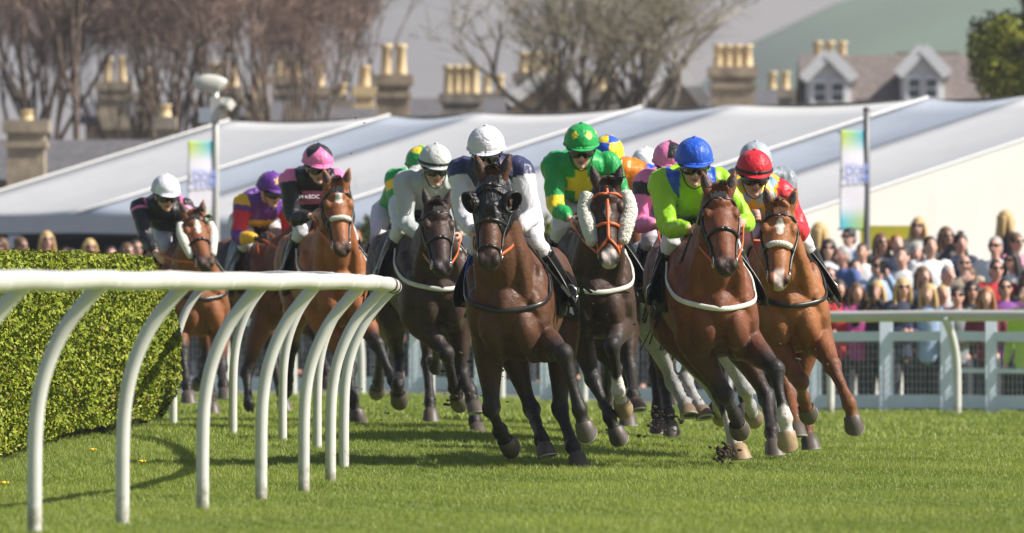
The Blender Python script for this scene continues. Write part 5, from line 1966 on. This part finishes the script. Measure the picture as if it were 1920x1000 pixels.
BAY = dict(body=(.135, .042, .016))
FIELD = [
    dict(px=954, s=295, yaw=-8, zo=-.07, wide=1.0, label='bay racehorse in a black hood leading the race nearest the camera',
         coat=dict(body=(.090, .033, .012), belly_shade=(.045, .018, .010)), poll=(922, 332), muz=(914, 494), neck=.84,
         legs=dict(LF=[(1057, 664, 1), (1087, 768, 1), (1100, 815, -1)], RF=[(921, 765, 1), (938, 808, -1), (955, 838, -1)],
                   LH=[(1050, 766, 1), (1075, 838, 1), (1086, 872, 1)], RH=[(996, 766, 1), (1016, 826, 1), (1026, 852, 1)]),
         tack=dict(hood=1, breast='dark', drop=1, bluepad=1),
         jock=dict(cap=(911, 258), hands=[(890, 445), (972, 436)], silks=dict(body=WHITE, fn=f_white), capc=WHITE, capfn=c_plain, look=4,
                   label='jockey in white cap and white silks with navy shoulders on the leading hooded horse', whip=(1, (1052, 535), 'thin black whip held beside the right knee of the white and navy jockey'))),
    dict(px=1352, s=293, yaw=6, zo=-.06, label='bay racehorse with black legs and white breast strap under the lime green jockey',
         coat=dict(body=(.165, .049, .018), belly_shade=(.07, .024, .012), socks=dict(LF=.22, RH=.5)), poll=(1350, 360), muz=(1364, 500), neck=.82, head=.58,
         legs=dict(LF=[(1454, 693, 1), (1471, 785, 1), (1478, 838, 1)], RF=[(1360, 742, 1), (1378, 778, -1), (1386, 806, -1)],
                   LH=[(1438, 745, 1), (1446, 812, 1), (1453, 848, 1)], RH=[(1352, 740, 1), (1376, 822, 1), (1390, 856, 1)]),
         tack=dict(breast='white'),
         jock=dict(cap=(1302, 280), hands=[(1300, 430), (1392, 420)], silks=dict(body=LIME, fn=f_lime), capc=BLUE, capfn=c_plain, look=-2,
                   label='jockey in royal blue cap and lime green silks with blue braces', whip=(-1, (1238, 590), 'thin black whip pointing down beside the left boot of the lime green jockey'))),
    dict(px=1488, s=280, yaw=2, lean=.16, zo=-.03, label='chestnut racehorse with white star striding at the right of the field',
         coat=dict(body=(.275, .100, .030), points=(.11, .04, .016), mane=(.10, .04, .015), star=(.16, .36, .030, .026), snip=.035, dark_legs=.35, belly_shade=(.17, .055, .018), dark_muzzle=.5), poll=(1463, 390), muz=(1461, 528), head=.58,
         legs=dict(LF=[(1561, 686, 1), (1592, 757, 1), (1602, 800, 1)], RF=[(1502, 716, 1), (1508, 748, -1), (1515, 776, -1)],
                   LH=[(1497, 740, 1), (1513, 805, 1), (1521, 838, 1)], RH=[(1478, 735, 1), (1490, 788, 1), (1496, 815, 1)]),
         tack=dict(breast='dark', nosepad=1),
         jock=dict(cap=(1415, 302), hands=[(1404, 412), (1478, 420)], silks=dict(body=YEL, fn=f_check), capc=RED, capfn=c_plain, band=1, look=6,
                   label='jockey in red cap with red sleeves and yellow and blue checked body', whip=(1, (1562, 555), 'thin black whip trailing at the right of the red capped jockey'))),
    dict(px=1122, s=271, yaw=0, zo=-.0, label='dark brown racehorse with orange bridle and fluffy white cheekpieces',
         coat=dict(body=(.045, .020, .012), socks=dict(LF=.30), snip=.055, star=(.2, .42, .012, .03)), poll=(1138, 350), muz=(1142, 490), head=.56,
         legs=dict(LF=[(1148, 650, 1), (1160, 732, -1), (1168, 765, -1)], RF=[(1112, 712, 1), (1143, 782, 1), (1163, 828, 1)],
                   LH=[(1182, 695, 1), (1188, 744, 1), (1196, 766, 1)], RH=[(1166, 705, 1), (1176, 765, 1), (1178, 795, 1)]),
         tack=dict(orange=1, cheeks=.056, breast='white'),
         jock=dict(cap=(1090, 252), hands=[(1072, 415), (1165, 415)], silks=dict(body=GREEN, fn=f_green), capc=GREEN, capfn=c_diamonds, look=2,
                   label='jockey in green silks and green cap with yellow diamonds')),
    dict(px=828, s=255, lean=.07, yaw=11, zo=-.02, label='dark brown racehorse with white breast strap under the silver grey jockey',
         coat=dict(body=(.042, .020, .013)), poll=(822, 388), muz=(832, 503), head=.56,
         legs=dict(RF=[(837, 664, 1), (852, 728, -1), (860, 755, -1)], LF=[(866, 700, 1), (884, 748, 1), (893, 770, 1)],
                   LH=[(880, 735, 1), (891, 790, 1), (897, 812, 1)], RH=[(746, 668, -1), (746, 722, 1), (749, 752, -1)]),
         tack=dict(breast='white'),
         jock=dict(cap=(817, 289), hands=[(790, 452), (862, 445)], silks=dict(body=GREY, fn=f_plain), capc=(.50, .52, .50), capfn=c_plain, band=1, look=2,
                   label='jockey in silver grey cap and plain silver grey silks')),
    dict(px=642, s=240, yaw=10, label='bright bay racehorse with white star and pale fleece noseband left of centre',
         coat=dict(body=(.27, .092, .028), star=(.10, .27, .024, .036)), poll=(633, 350), muz=(644, 470), head=.56,
         legs=dict(LF=[(707, 646, 1), (737, 712, 1), (748, 746, 1)], RF=[(655, 690, 1), (662, 750, 1), (673, 790, 1)], LH='H1', RH='H0'),
         tack=dict(breast='white', nosepad=1),
         jock=dict(cap=(597, 288), hands=[(588, 405), (640, 420)], silks=dict(body=BLACK, fn=f_blackpink), capc=PINK, capfn=c_pinkblack, look=6,
                   text=[('M KEOC', (.20, -.07, -.20), .044, 1)], label='jockey in black and pink silks with pink and black star cap left of centre')),
    dict(px=380, s=220, yaw=10, lean=.17, zo=-.06, label='chestnut bay racehorse with white cheekpieces behind the hedge end at the left',
         coat=dict(body=(.21, .072, .024), star=(.14, .38, .03, .022)), poll=(365, 404), muz=(388, 494), head=.56,
         legs=dict(LF=[(414, 690, 1), (419, 722, 1), (422, 744, 1)], RF=[(342, 665, 1), (350, 724, 1), (354, 750, 1)], LH='H1', RH='H0'),
         tack=dict(cheeks=.040, fluffy=0, breast='dark'),
         jock=dict(cap=(312, 344), hands=[(296, 478), (335, 480)], silks=dict(body=BLACK, fn=f_blackpink2), capc=(.80, .80, .86), capfn=c_halved, look=10, hx=.35,
                   label='jockey in white cap and black silks with pink seams at the far left')),
    dict(px=548, s=214, yaw=22, label='brown racehorse under the purple jockey, largely hidden by the bright bay',
         coat=dict(body=(.125, .042, .018)), poll=(585, 412), muz=(612, 492), head=.56,
         legs=dict(RF=[(463, 700, 1), (466, 758, 1), (471, 790, 1)], LF='F0', LH='H1', RH='H0'), tack=dict(breast='dark'),
         jock=dict(cap=(511, 338), hands=[(486, 448), (545, 450)], silks=dict(body=PURP, fn=f_purple), capc=PURP, capfn=c_star, look=18, gloves=1,
                   label='jockey in purple cap with gold stars and purple silks with red sleeves')),
    dict(px=1302, s=266, yaw=6, zo=-.02, label='grey racehorse with pale legs half hidden behind the lime green rider',
         coat=dict(body=(.42, .41, .41), points=(.20, .20, .21), mane=(.25, .25, .25), dark_legs=.25, dark_muzzle=.4, hoof=(.2, .14, .09), belly_shade=(.35, .34, .33)), poll=(1322, 385), muz=(1340, 470), head=.56,
         legs=dict(LF=[(1398, 730, 1), (1407, 762, -1), (1413, 785, -1)], RF=[(1343, 738, 1), (1348, 762, -1), (1352, 782, -1)],
                   LH=[(1285, 712, 1), (1309, 762, 1), (1322, 780, 1)], RH=[(1262, 716, 1), (1284, 760, 1), (1292, 776, 1)]),
         tack=dict(breast='dark'),
         jock=dict(cap=(1256, 285), dx=.05, hands=[(1234, 422), (1294, 425)], silks=dict(body=PINK, fn=f_pink), capc=PINK, capfn=c_check, look=0,
                   label='jockey in pink silks with black diamonds on the grey horse')),
    dict(px=1198, s=247, yaw=2, label='bay racehorse following close behind the orange bridled dark horse',
         coat=dict(body=(.20, .062, .022)), poll=(1190, 378), muz=(1203, 480), head=.54,
         legs=dict(LF=[(1246, 722, 1), (1253, 775, 1), (1259, 808, 1)], RF=[(1172, 690, 1), (1170, 740, -1), (1172, 765, -1)], LH='H1', RH='H0'), tack=dict(breast='dark'),
         jock=dict(cap=(1140, 272), hands=[(1160, 440), (1205, 430)], silks=dict(body=BLUE, fn=f_stars), capc=BLUE, capfn=c_quarter, look=2, lean=-.02, dx=.13,
                   label='jockey in orange silks with blue starred sleeves behind the green jockey')),
    dict(px=1218, s=226, yaw=3, label='dark bay racehorse at the back between the orange and pink riders',
         coat=dict(body=(.09, .035, .016)), poll=(1216, 420), muz=(1224, 505), head=.54, legs={}, tack=dict(breast='dark'),
         jock=dict(cap=(1211, 294), silks=dict(body=WHITE, fn=f_plain), capc=(.80, .80, .84), capfn=c_plain, look=0, band=1,
                   label='jockey in white cap glimpsed between the orange and pink jockeys')),
    dict(px=1428, s=248, yaw=4, label='brown racehorse hidden behind the chestnut at the right',
         coat=dict(body=(.11, .042, .018)), poll=(1432, 420), muz=(1440, 510), head=.54, legs=dict(LF='F1', RF='F0'), tack=dict(breast='dark'),
         jock=dict(cap=(1417, 284), silks=dict(body=(.25, .28, .32), fn=f_plain), capc=(.36, .41, .46), capfn=c_plain, look=0, dx=.06,
                   label='jockey in slate grey cap and silks behind the red capped jockey')),
    dict(px=778, s=237, yaw=5, label='bay racehorse behind the silver grey jockey with only its outline showing',
         coat=dict(body=(.15, .05, .02)), poll=(800, 420), muz=(806, 505), head=.54, legs=dict(LF='F1', RF='F1'), tack=dict(breast='dark'),
         jock=dict(cap=(789, 292), hands=[(765, 470), (800, 470)], silks=dict(body=WHITE, fn=f_greenyellow), capc=GREEN, capfn=c_quarter, look=0, lean=-.02,
                   label='jockey in green and yellow silks mostly hidden behind the silver grey jockey')),
]

def build_field():
    for sp in FIELD:
        fr, J = jockey_pose(sp)
        build_horse(sp)
        build_jockey(sp, fr, J)

def build_dirt():
    R = np.random.default_rng(3)
    mb = MB()
    spots = [(1240, 790, 262, 60, 26, 60), (1362, 845, 290, 16, 14, 40), (850, 740, 262, 40, 40, 26), (900, 700, 270, 60, 60, 26), (1170, 600, 280, 200, 80, 20), (640, 240, 240, 160, 60, 7), (700, 740, 250, 40, 40, 20), (1490, 640, 285, 60, 60, 7)]
    for px, py, s, dx, dy, n in spots:
        for i in range(n):
            p = P(px + dx * R.normal() * .6, py + dy * R.normal() * .6, s + 4 * R.normal())
            p[2] = max(p[2], .03)
            r_ = .004 + .010 * R.random() ** 3
            mb.ell(p, (r_ * (1 + R.random()), r_, r_ * (.7 + .6 * R.random())), nu=6, nv=4)
    p = P(1356, 850, 290)
    for i in range(130):
        mb.ell(p + R.normal(size=3) * A(.035, .03, .025), .004 + .011 * R.random() ** 2, nu=6, nv=4)
    o = obj('flying_dirt', mb, mat('dark_soil', (.05, .035, .022), .95), None)
    tag(o, 'small dark clods of turf thrown up around the hooves', 'dirt', kind='stuff')
# ------------------------------------------------------------------ spectators
SKINS = {k: mat('crowd_skin', c, .55) for k, c in (('fair', (.64, .38, .30)), ('tan', (.54, .30, .22)), ('ruddy', (.62, .32, .25)))}
HAIRC = {'blonde': (.50, .34, .14), 'dark brown': (.045, .028, .018), 'black': (.015, .012, .012), 'brown': (.13, .07, .035), 'grey': (.36, .35, .34), 'ginger': (.34, .14, .05)}
HAIRM = {k: mat('crowd_hair', c, .6) for k, c in HAIRC.items()}
TOPC = {'white shirt': (.74, .74, .76), 'pale blue shirt': (.33, .45, .66), 'navy jacket': (.020, .026, .060), 'black jacket': (.018, .018, .020), 'red top': (.52, .025, .035),
        'purple top': (.20, .05, .26), 'grey jacket': (.23, .24, .26), 'pink top': (.66, .24, .34), 'beige coat': (.46, .38, .28), 'burgundy dress': (.17, .02, .045), 'green jacket': (.03, .16, .08),
        'magenta dress': (.40, .05, .24), 'charcoal suit': (.05, .052, .058), 'hi-vis yellow vest': (.42, .62, .05), 'blue blazer': (.06, .11, .30), 'cream blouse': (.68, .63, .52)}
TOPM = {k: mat('crowd_clothes', c, .75, bump=.3, bscale=10) for k, c in TOPC.items()}
TROUM = mat('crowd_trousers', (.03, .033, .045), .8)
SGM = mat('crowd_sunglasses', (.012, .012, .014), .15)
PHONEM = mat('phone_case', (.02, .02, .022), .3)

def proto_parts():
    """meshes of the person shapes, facing -y, feet at the origin"""
    out = {}
    def legs(mb, w):
        for sd in (-1, 1):
            mb.loft([A(.10 * sd, -.06, .03), A(.10 * sd, 0, .09), A(.10 * sd, .01, .48), A(.09 * sd, 0, .90)], [.045, .052, .065, .09 * w], k=10)
            mb.loft([A(.10 * sd, .05, .04), A(.10 * sd, -.05, .04), A(.11 * sd, -.15, .03)], [.035, .042, .03], k=8)
    arms = {'down': lambda sd: [(.20 * sd, .01, 1.40), (.27 * sd, .02, 1.12), (.25 * sd, -.08, .86)],
            'folded': lambda sd: [(.20 * sd, .01, 1.40), (.27 * sd, .01, 1.12), (.06 * sd, -.24, 1.10)],
            'phone': lambda sd: [(.20 * sd, .01, 1.40), (.27 * sd, -.12, 1.20), (.07 * sd, -.30, 1.52)]}
    for nm, w, arm in (('man_down', 1.0, 'down'), ('man_folded', 1.05, 'folded'), ('woman_down', .84, 'down'), ('woman_folded', .86, 'folded'), ('phone', .95, 'phone')):
        b = MB()
        legs(b, w)
        b.loft([A(0, 0, .84), A(0, 0, 1.02), A(0, 0, 1.28), A(0, .01, 1.42)], [(.10, .15 * w), (.095, .14 * w), (.105, .17 * w), (.06, .14 * w)], hint=(0, 1, 0), k=16)
        b.loft([A(0, .015, 1.40), A(0, .0, 1.54)], [.055, .052], k=10)
        b.ell(A(0, -.01, 1.625), (.074, .094, .108))
        b.loft([A(0, -.045, 1.60), A(0, -.055, 1.545), A(0, -.06, 1.525)], [.055, .042, .025], k=10)
        b.loft([A(0, -.098, 1.635), A(0, -.122, 1.60), A(0, -.10, 1.592)], [.012, .018, .012], k=8)
        for sd in (-1, 1):
            b.ell(A(.076 * sd, .0, 1.615), (.012, .020, .032), nu=8, nv=6)
            q = [A(x * (w if i < 2 else 1), y, z) for i, (x, y, z) in enumerate(arms[arm](sd))]
            b.loft(q, [.045, .038, .028], k=10)
            hd = nrm(q[-1] - q[-2])
            b.ell(q[-1] + hd * .05, (.036, .036, .055), nu=8, nv=6)
        v, f = b.arrays(); v, f = remeshed(v, f, .017, 2)
        me = mesh_from(v, f, 'spectator_body')
        t = MB()
        t.loft([A(0, 0, .80), A(0, 0, 1.00), A(0, 0, 1.28), A(0, .01, 1.42), A(0, .012, 1.47)], [(.13, .185 * w), (.115, .165 * w), (.128, .20 * w), (.085, .175 * w), (.06, .07)], hint=(0, 1, 0), k=16)
        for sd in (-1, 1):
            q = [A(x * (w if i < 2 else 1), y, z) for i, (x, y, z) in enumerate(arms[arm](sd))]
            t.loft([q[0] - A(.04 * sd, 0, 0), q[0], q[1], q[2]], [.07, .072, .058, .044], k=10)
        v, f = t.arrays(); v, f = remeshed(v, f, .02, 2)
        mt = mesh_from(v, f, 'spectator_top')
        l = MB()
        for sd in (-1, 1):
            l.loft([A(.10 * sd, .01, .07), A(.10 * sd, .01, .48), A(.085 * sd, 0, .84)], [.075, .085, .115 * w], k=10)
        ml = mesh_from(*l.arrays(), 'spectator_trousers')
        out[nm] = (me, mt, ml)
    h = {}
    b = MB(); b.ell(A(0, .014, 1.650), (.083, .098, .100)); b.ell(A(0, .05, 1.60), (.078, .058, .085))
    v, f = b.arrays(); h['short'] = mesh_from(v, f, 'short_hair')
    b = MB(); b.ell(A(0, .012, 1.655), (.090, .102, .102)); b.loft([A(0, .05, 1.66), A(0, .075, 1.54), A(.01, .085, 1.42), A(-.01, .08, 1.30)], [(.08, .088), (.055, .095), (.042, .10), (.018, .05)], hint=(0, 1, 0), k=14)
    for sd in (-1, 1): b.loft([A(.070 * sd, -.01, 1.68), A(.092 * sd, -.01, 1.58), A(.10 * sd, -.015, 1.46), A(.09 * sd, -.03, 1.36)], [(.05, .022), (.05, .026), (.045, .03), (.02, .015)], hint=(0, 1, 0), k=10)
    h['long'] = mesh_from(*b.arrays(), 'long_hair')
    b = MB(); b.ell(A(0, .03, 1.61), (.084, .085, .075))
    h['thin'] = mesh_from(*b.arrays(), 'thin_hair')
    b = MB(); b.ell(A(0, .012, 1.655), (.089, .102, .102)); b.ell(A(0, .10, 1.70), (.05, .05, .05)); b.ell(A(0, .05, 1.60), (.082, .06, .08))
    h['tied'] = mesh_from(*b.arrays(), 'tied_hair')
    b = MB()
    for sd in (-1, 1): b.ell(A(.034 * sd, -.100, 1.643), (.031, .014, .022), nu=10, nv=6); b.bar(A(.065 * sd, -.09, 1.648), A(.08 * sd, .0, 1.645), .012, .006)
    b.bar(A(-.02, -.106, 1.648), A(.02, -.106, 1.648), .01, .008)
    g = mesh_from(*b.arrays(), 'sunglasses')
    b = MB(); b.box(A(0, -.385, 1.62), (.038, .006, .075))
    ph = mesh_from(*b.arrays(), 'phone', smooth=False)
    for me in [x for t in out.values() for x in t] + list(h.values()) + [g, ph]:
        me.materials.append(None)
    return out, h, g, ph

PLACED = {}
def slot(o, m):
    o.material_slots[0].link = 'OBJECT'
    o.material_slots[0].material = m

def build_crowd():
    bodies, hairs, gl, ph = proto_parts()
    R = np.random.default_rng(11)
    used = {}
    people = []
    def put(px, py, s, kind, hair, hc, top, glass, rot, where, sc=1.0, skin=None):
        y = F / s
        p = PY(px, py, y)
        z0 = p[2] - 1.63 * sc
        people.append(dict(p=A(p[0], p[1], z0), kind=kind, hair=hair, hc=hc, top=top, glass=glass, rot=rot, where=where, sc=sc, skin=skin or ['fair', 'tan', 'ruddy'][R.integers(0, 3)], px=px, py=py))
    tops = list(TOPC); wt = np.array([4, 3, 2.5, 3, .7, .5, 2, 1, 1, .7, .4, .3, 2.5, .0, 1.2, 1.0]); wt /= wt.sum()
    hcs = list(HAIRC); wh = np.array([2.6, 3, 1, 3, 2, .5]); wh /= wh.sum()
    def rnd(px, py, s, where):
        woman = R.random() < .42
        kind = (['woman_down', 'woman_folded'] if woman else ['man_down', 'man_folded'])[R.integers(0, 2)]
        if R.random() < .08: kind = 'phone'
        hc = hcs[R.choice(len(hcs), p=wh)]
        hair = ['long', 'long', 'tied'][R.integers(0, 3)] if woman else ['short', 'short', 'short', 'thin'][R.integers(0, 4)]
        if hair == 'thin': hc = 'grey' if R.random() < .6 else 'brown'
        put(px, py, s, kind, hair, hc, tops[R.choice(len(tops), p=wt)], R.random() < .55, R.normal() * .35 + .05, where, .95 + .09 * R.random())
    # individuals the photo shows clearly, right of the field
    fixed = [(1887, 412, 146, 'woman_down', 'long', 'blonde', 'navy jacket', 0, 2.0, 'raised highest at the right edge', 1.0),
             (1722, 425, 147, 'woman_down', 'long', 'blonde', 'cream blouse', 1, -.2, 'standing highest below the gable', 1.0),
             (1538, 436, 150, 'woman_down', 'long', 'blonde', 'beige coat', 0, 2.2, 'turned away beside the right banner', 1.05),
             (1572, 542, 160, 'woman_down', 'long', 'dark brown', 'red top', 0, .3, 'at the rail beside the chestnut horse', .96),
             (1606, 548, 160, 'woman_folded', 'long', 'brown', 'magenta dress', 0, .2, 'at the rail right of the red top', .95),
             (1646, 500, 159, 'phone', 'short', 'dark brown', 'pale blue shirt', 1, .1, 'at the rail raising a phone', 1.03),
             (1692, 540, 161, 'woman_folded', 'long', 'blonde', 'navy jacket', 1, .2, 'at the rail right of the phone holder', .97),
             (1692, 482, 157, 'man_down', 'short', 'dark brown', 'white shirt', 0, -.3, 'behind the navy jacketed blonde', 1.03),
             (1744, 462, 155, 'man_down', 'short', 'dark brown', 'white shirt', 0, .2, 'tall in the middle of the crowd', 1.05),
             (1741, 550, 161, 'woman_down', 'long', 'blonde', 'pale blue shirt', 0, -.2, 'at the rail left of the pink top', .95),
             (1767, 552, 160, 'woman_folded', 'short', 'blonde', 'pink top', 0, .3, 'at the rail in the middle', .93),
             (1795, 555, 161, 'woman_folded', 'tied', 'dark brown', 'grey jacket', 1, .0, 'at the rail between posts', .95),
             (1822, 545, 160, 'woman_down', 'long', 'black', 'black jacket', 1, .1, 'at the rail left of the hi-vis steward', .98),
             (1850, 556, 162, 'woman_folded', 'long', 'ginger', 'burgundy dress', 0, -.1, 'at the rail near the right edge', .92),
             (1884, 540, 160, 'man_folded', 'short', 'black', 'purple top', 1, .1, 'at the rail beside the hi-vis steward', 1.0),
             (1926, 552, 163, 'man_down', 'short', 'brown', 'hi-vis yellow vest', 0, -.8, 'steward at the right edge by the rail', 1.02),
             (1866, 462, 152, 'man_down', 'short', 'grey', 'white shirt', 1, -.3, 'grey haired at the right of the crowd', 1.06),
             (1868, 505, 158, 'man_down', 'short', 'dark brown', 'red top', 1, .2, 'behind the rail row at right', 1.0),
             (1580, 480, 156, 'man_down', 'short', 'grey', 'blue blazer', 0, -.9, 'grey haired beside the chestnut horse', 1.02)]
    for t in fixed:
        put(*t)
    def far(px, py, d=36):
        return all(abs(q['px'] - px) > d * .8 or abs(q['py'] - py) > d * .75 for q in people)
    rows = [(546, 160, 'at the rail'), (522, 158, 'in the second row'), (497, 156, 'in the third row'), (476, 153, 'in the fourth row'), (458, 150.5, 'in the fifth row'), (445, 148, 'in the back row')]
    for r_, (py, s, w) in enumerate(rows):
        px = 1475 + 14 * (r_ % 2)
        while px < 2010:
            q = px + R.normal() * 4; qy = py + R.normal() * 5
            if far(q, qy, 31): rnd(q, qy, s, w)
            px += 33 if r_ < 4 else 36
    # between the horses and along the left
    for r_, (py, s, w, x0, x1) in enumerate([(492, 146, 'in the front row', 640, 780), (470, 143, 'behind the front row', 640, 780), (452, 140, 'in the third row', 640, 780), (488, 144, 'low behind the hedge', -40, 640), (463, 141, 'in the back row', -40, 640),
                                              (505, 150, 'between the horses', 790, 1480), (478, 147, 'far back', 790, 1480)]):
        px = x0 + 9 * (r_ % 2)
        while px < x1:
            if R.random() < (.9 if x0 >= 640 and x0 < 700 else .95):
                rnd(px + R.normal() * 7, py + R.normal() * 9 + (6 if x0 < 0 else 0), s, w)
            px += 35 if 640 <= x0 < 700 else 41
    LM = [(-100, 60, 'left of the hedge top'), (60, 160, 'above the hedge middle'), (160, 285, 'above the hedge end'), (285, 400, 'by the white capped left jockey'), (400, 460, 'right of the lamp post'), (460, 560, 'by the purple jockey'),
          (560, 640, 'by the bright bay horse'), (640, 700, 'just right of the bright bay'), (700, 780, 'left of the silver jockey'), (780, 900, 'by the silver jockey'), (900, 1010, 'by the leading jockey'), (1010, 1120, 'by the green jockey'),
          (1120, 1240, 'by the orange jockey'), (1240, 1370, 'by the lime jockey'), (1370, 1480, 'by the red capped jockey'), (1480, 1560, 'just right of the chestnut'), (1560, 1640, 'below the right banner'), (1640, 1720, 'just right of the dark pole'),
          (1720, 1790, 'below the gable middle'), (1790, 1860, 'below the gable right'), (1860, 2100, 'at the right edge')]
    labels = {}
    for q in people:
        hs = {'short': 'short %s hair', 'long': 'long %s hair', 'tied': 'tied %s hair', 'thin': 'thinning %s hair'}[q['hair']] % q['hc']
        lm = next(n for a, b, n in LM if a <= q['px'] < b)
        w = q['where']
        w_ = w if any(w == t[9] for t in fixed) else w + ' ' + lm
        lab = 'person in %s, %s%s, %s' % (q['top'], hs, ', sunglasses' if q['glass'] else '', w_)
        ws = lab.replace('-', '').split()
        if len(ws) > 16: lab = 'person in %s, %s, %s' % (q['top'], hs, w_)
        if len(lab.split()) > 16: lab = 'person in %s, %s' % (q['top'], w_)
        q['label'] = lab
        labels.setdefault(lab, []).append(q)
    for lab, qs in labels.items():
        if len(qs) > 1:
            qs.sort(key=lambda q: q['px'])
            for i, q in enumerate(qs):
                q['label'] = ('left ' if i == 0 else 'right ' if i == len(qs) - 1 else 'middle ') + lab
    for q in people:
        root = empty('person', q['p'], q['rot'])
        root.scale = (q['sc'],) * 3
        tag(root, q['label'], 'person', 'spectators in the enclosure')
        me, mt, ml = bodies[q['kind']]
        for nm, m_, mm in (('body', me, SKINS[q['skin']]), ('top', mt, TOPM[q['top']]), ('trousers', ml, TROUM), ('hair', hairs[q['hair']], HAIRM[q['hc']])):
            o = bpy.data.objects.new(nm, m_); COL.objects.link(o); o.parent = root
            slot(o, mm)
        if q['glass']:
            o = bpy.data.objects.new('sunglasses', gl); COL.objects.link(o); o.parent = root; slot(o, SGM)
        if q['kind'] == 'phone':
            c_, s_ = math.cos(q['rot']), math.sin(q['rot'])
            pr = empty('phone', q['p'], q['rot'])
            tag(pr, ('black phone held up by the ' + q['label'].replace('person in ', 'person in '))[:200] if len(q['label'].split()) < 11 else 'black phone raised by the ' + ' '.join(q['label'].split()[:10]).strip(','), 'phone', 'phones raised in the crowd')
            pr.scale = root.scale
            o = bpy.data.objects.new('case', ph); COL.objects.link(o); o.parent = pr; slot(o, PHONEM)
    # the terrace they stand on: one ramp that follows the rows
    tb = MB()
    stp = [(97.5, -.05), (99.2, -.26), (101.2, -.1), (103.4, .1), (106, .3), (109, .5), (112, .55), (118, .35), (124, -.05)]
    return people

def build_terrace(people):
    """stepped standing under the spectators, taken from where their feet are"""
    pts = np.array([q['p'] for q in people])
    return pts
# ------------------------------------------------------------------ build everything
build_ground()
build_hills()
build_houses()
build_trees()
build_marquee()
build_lamp_post()
build_fence()
build_far_rail()
people = build_crowd()
build_hedge()
build_near_rail()
build_dandelions()
build_field()
build_dirt()
build_grass()
build_haze()
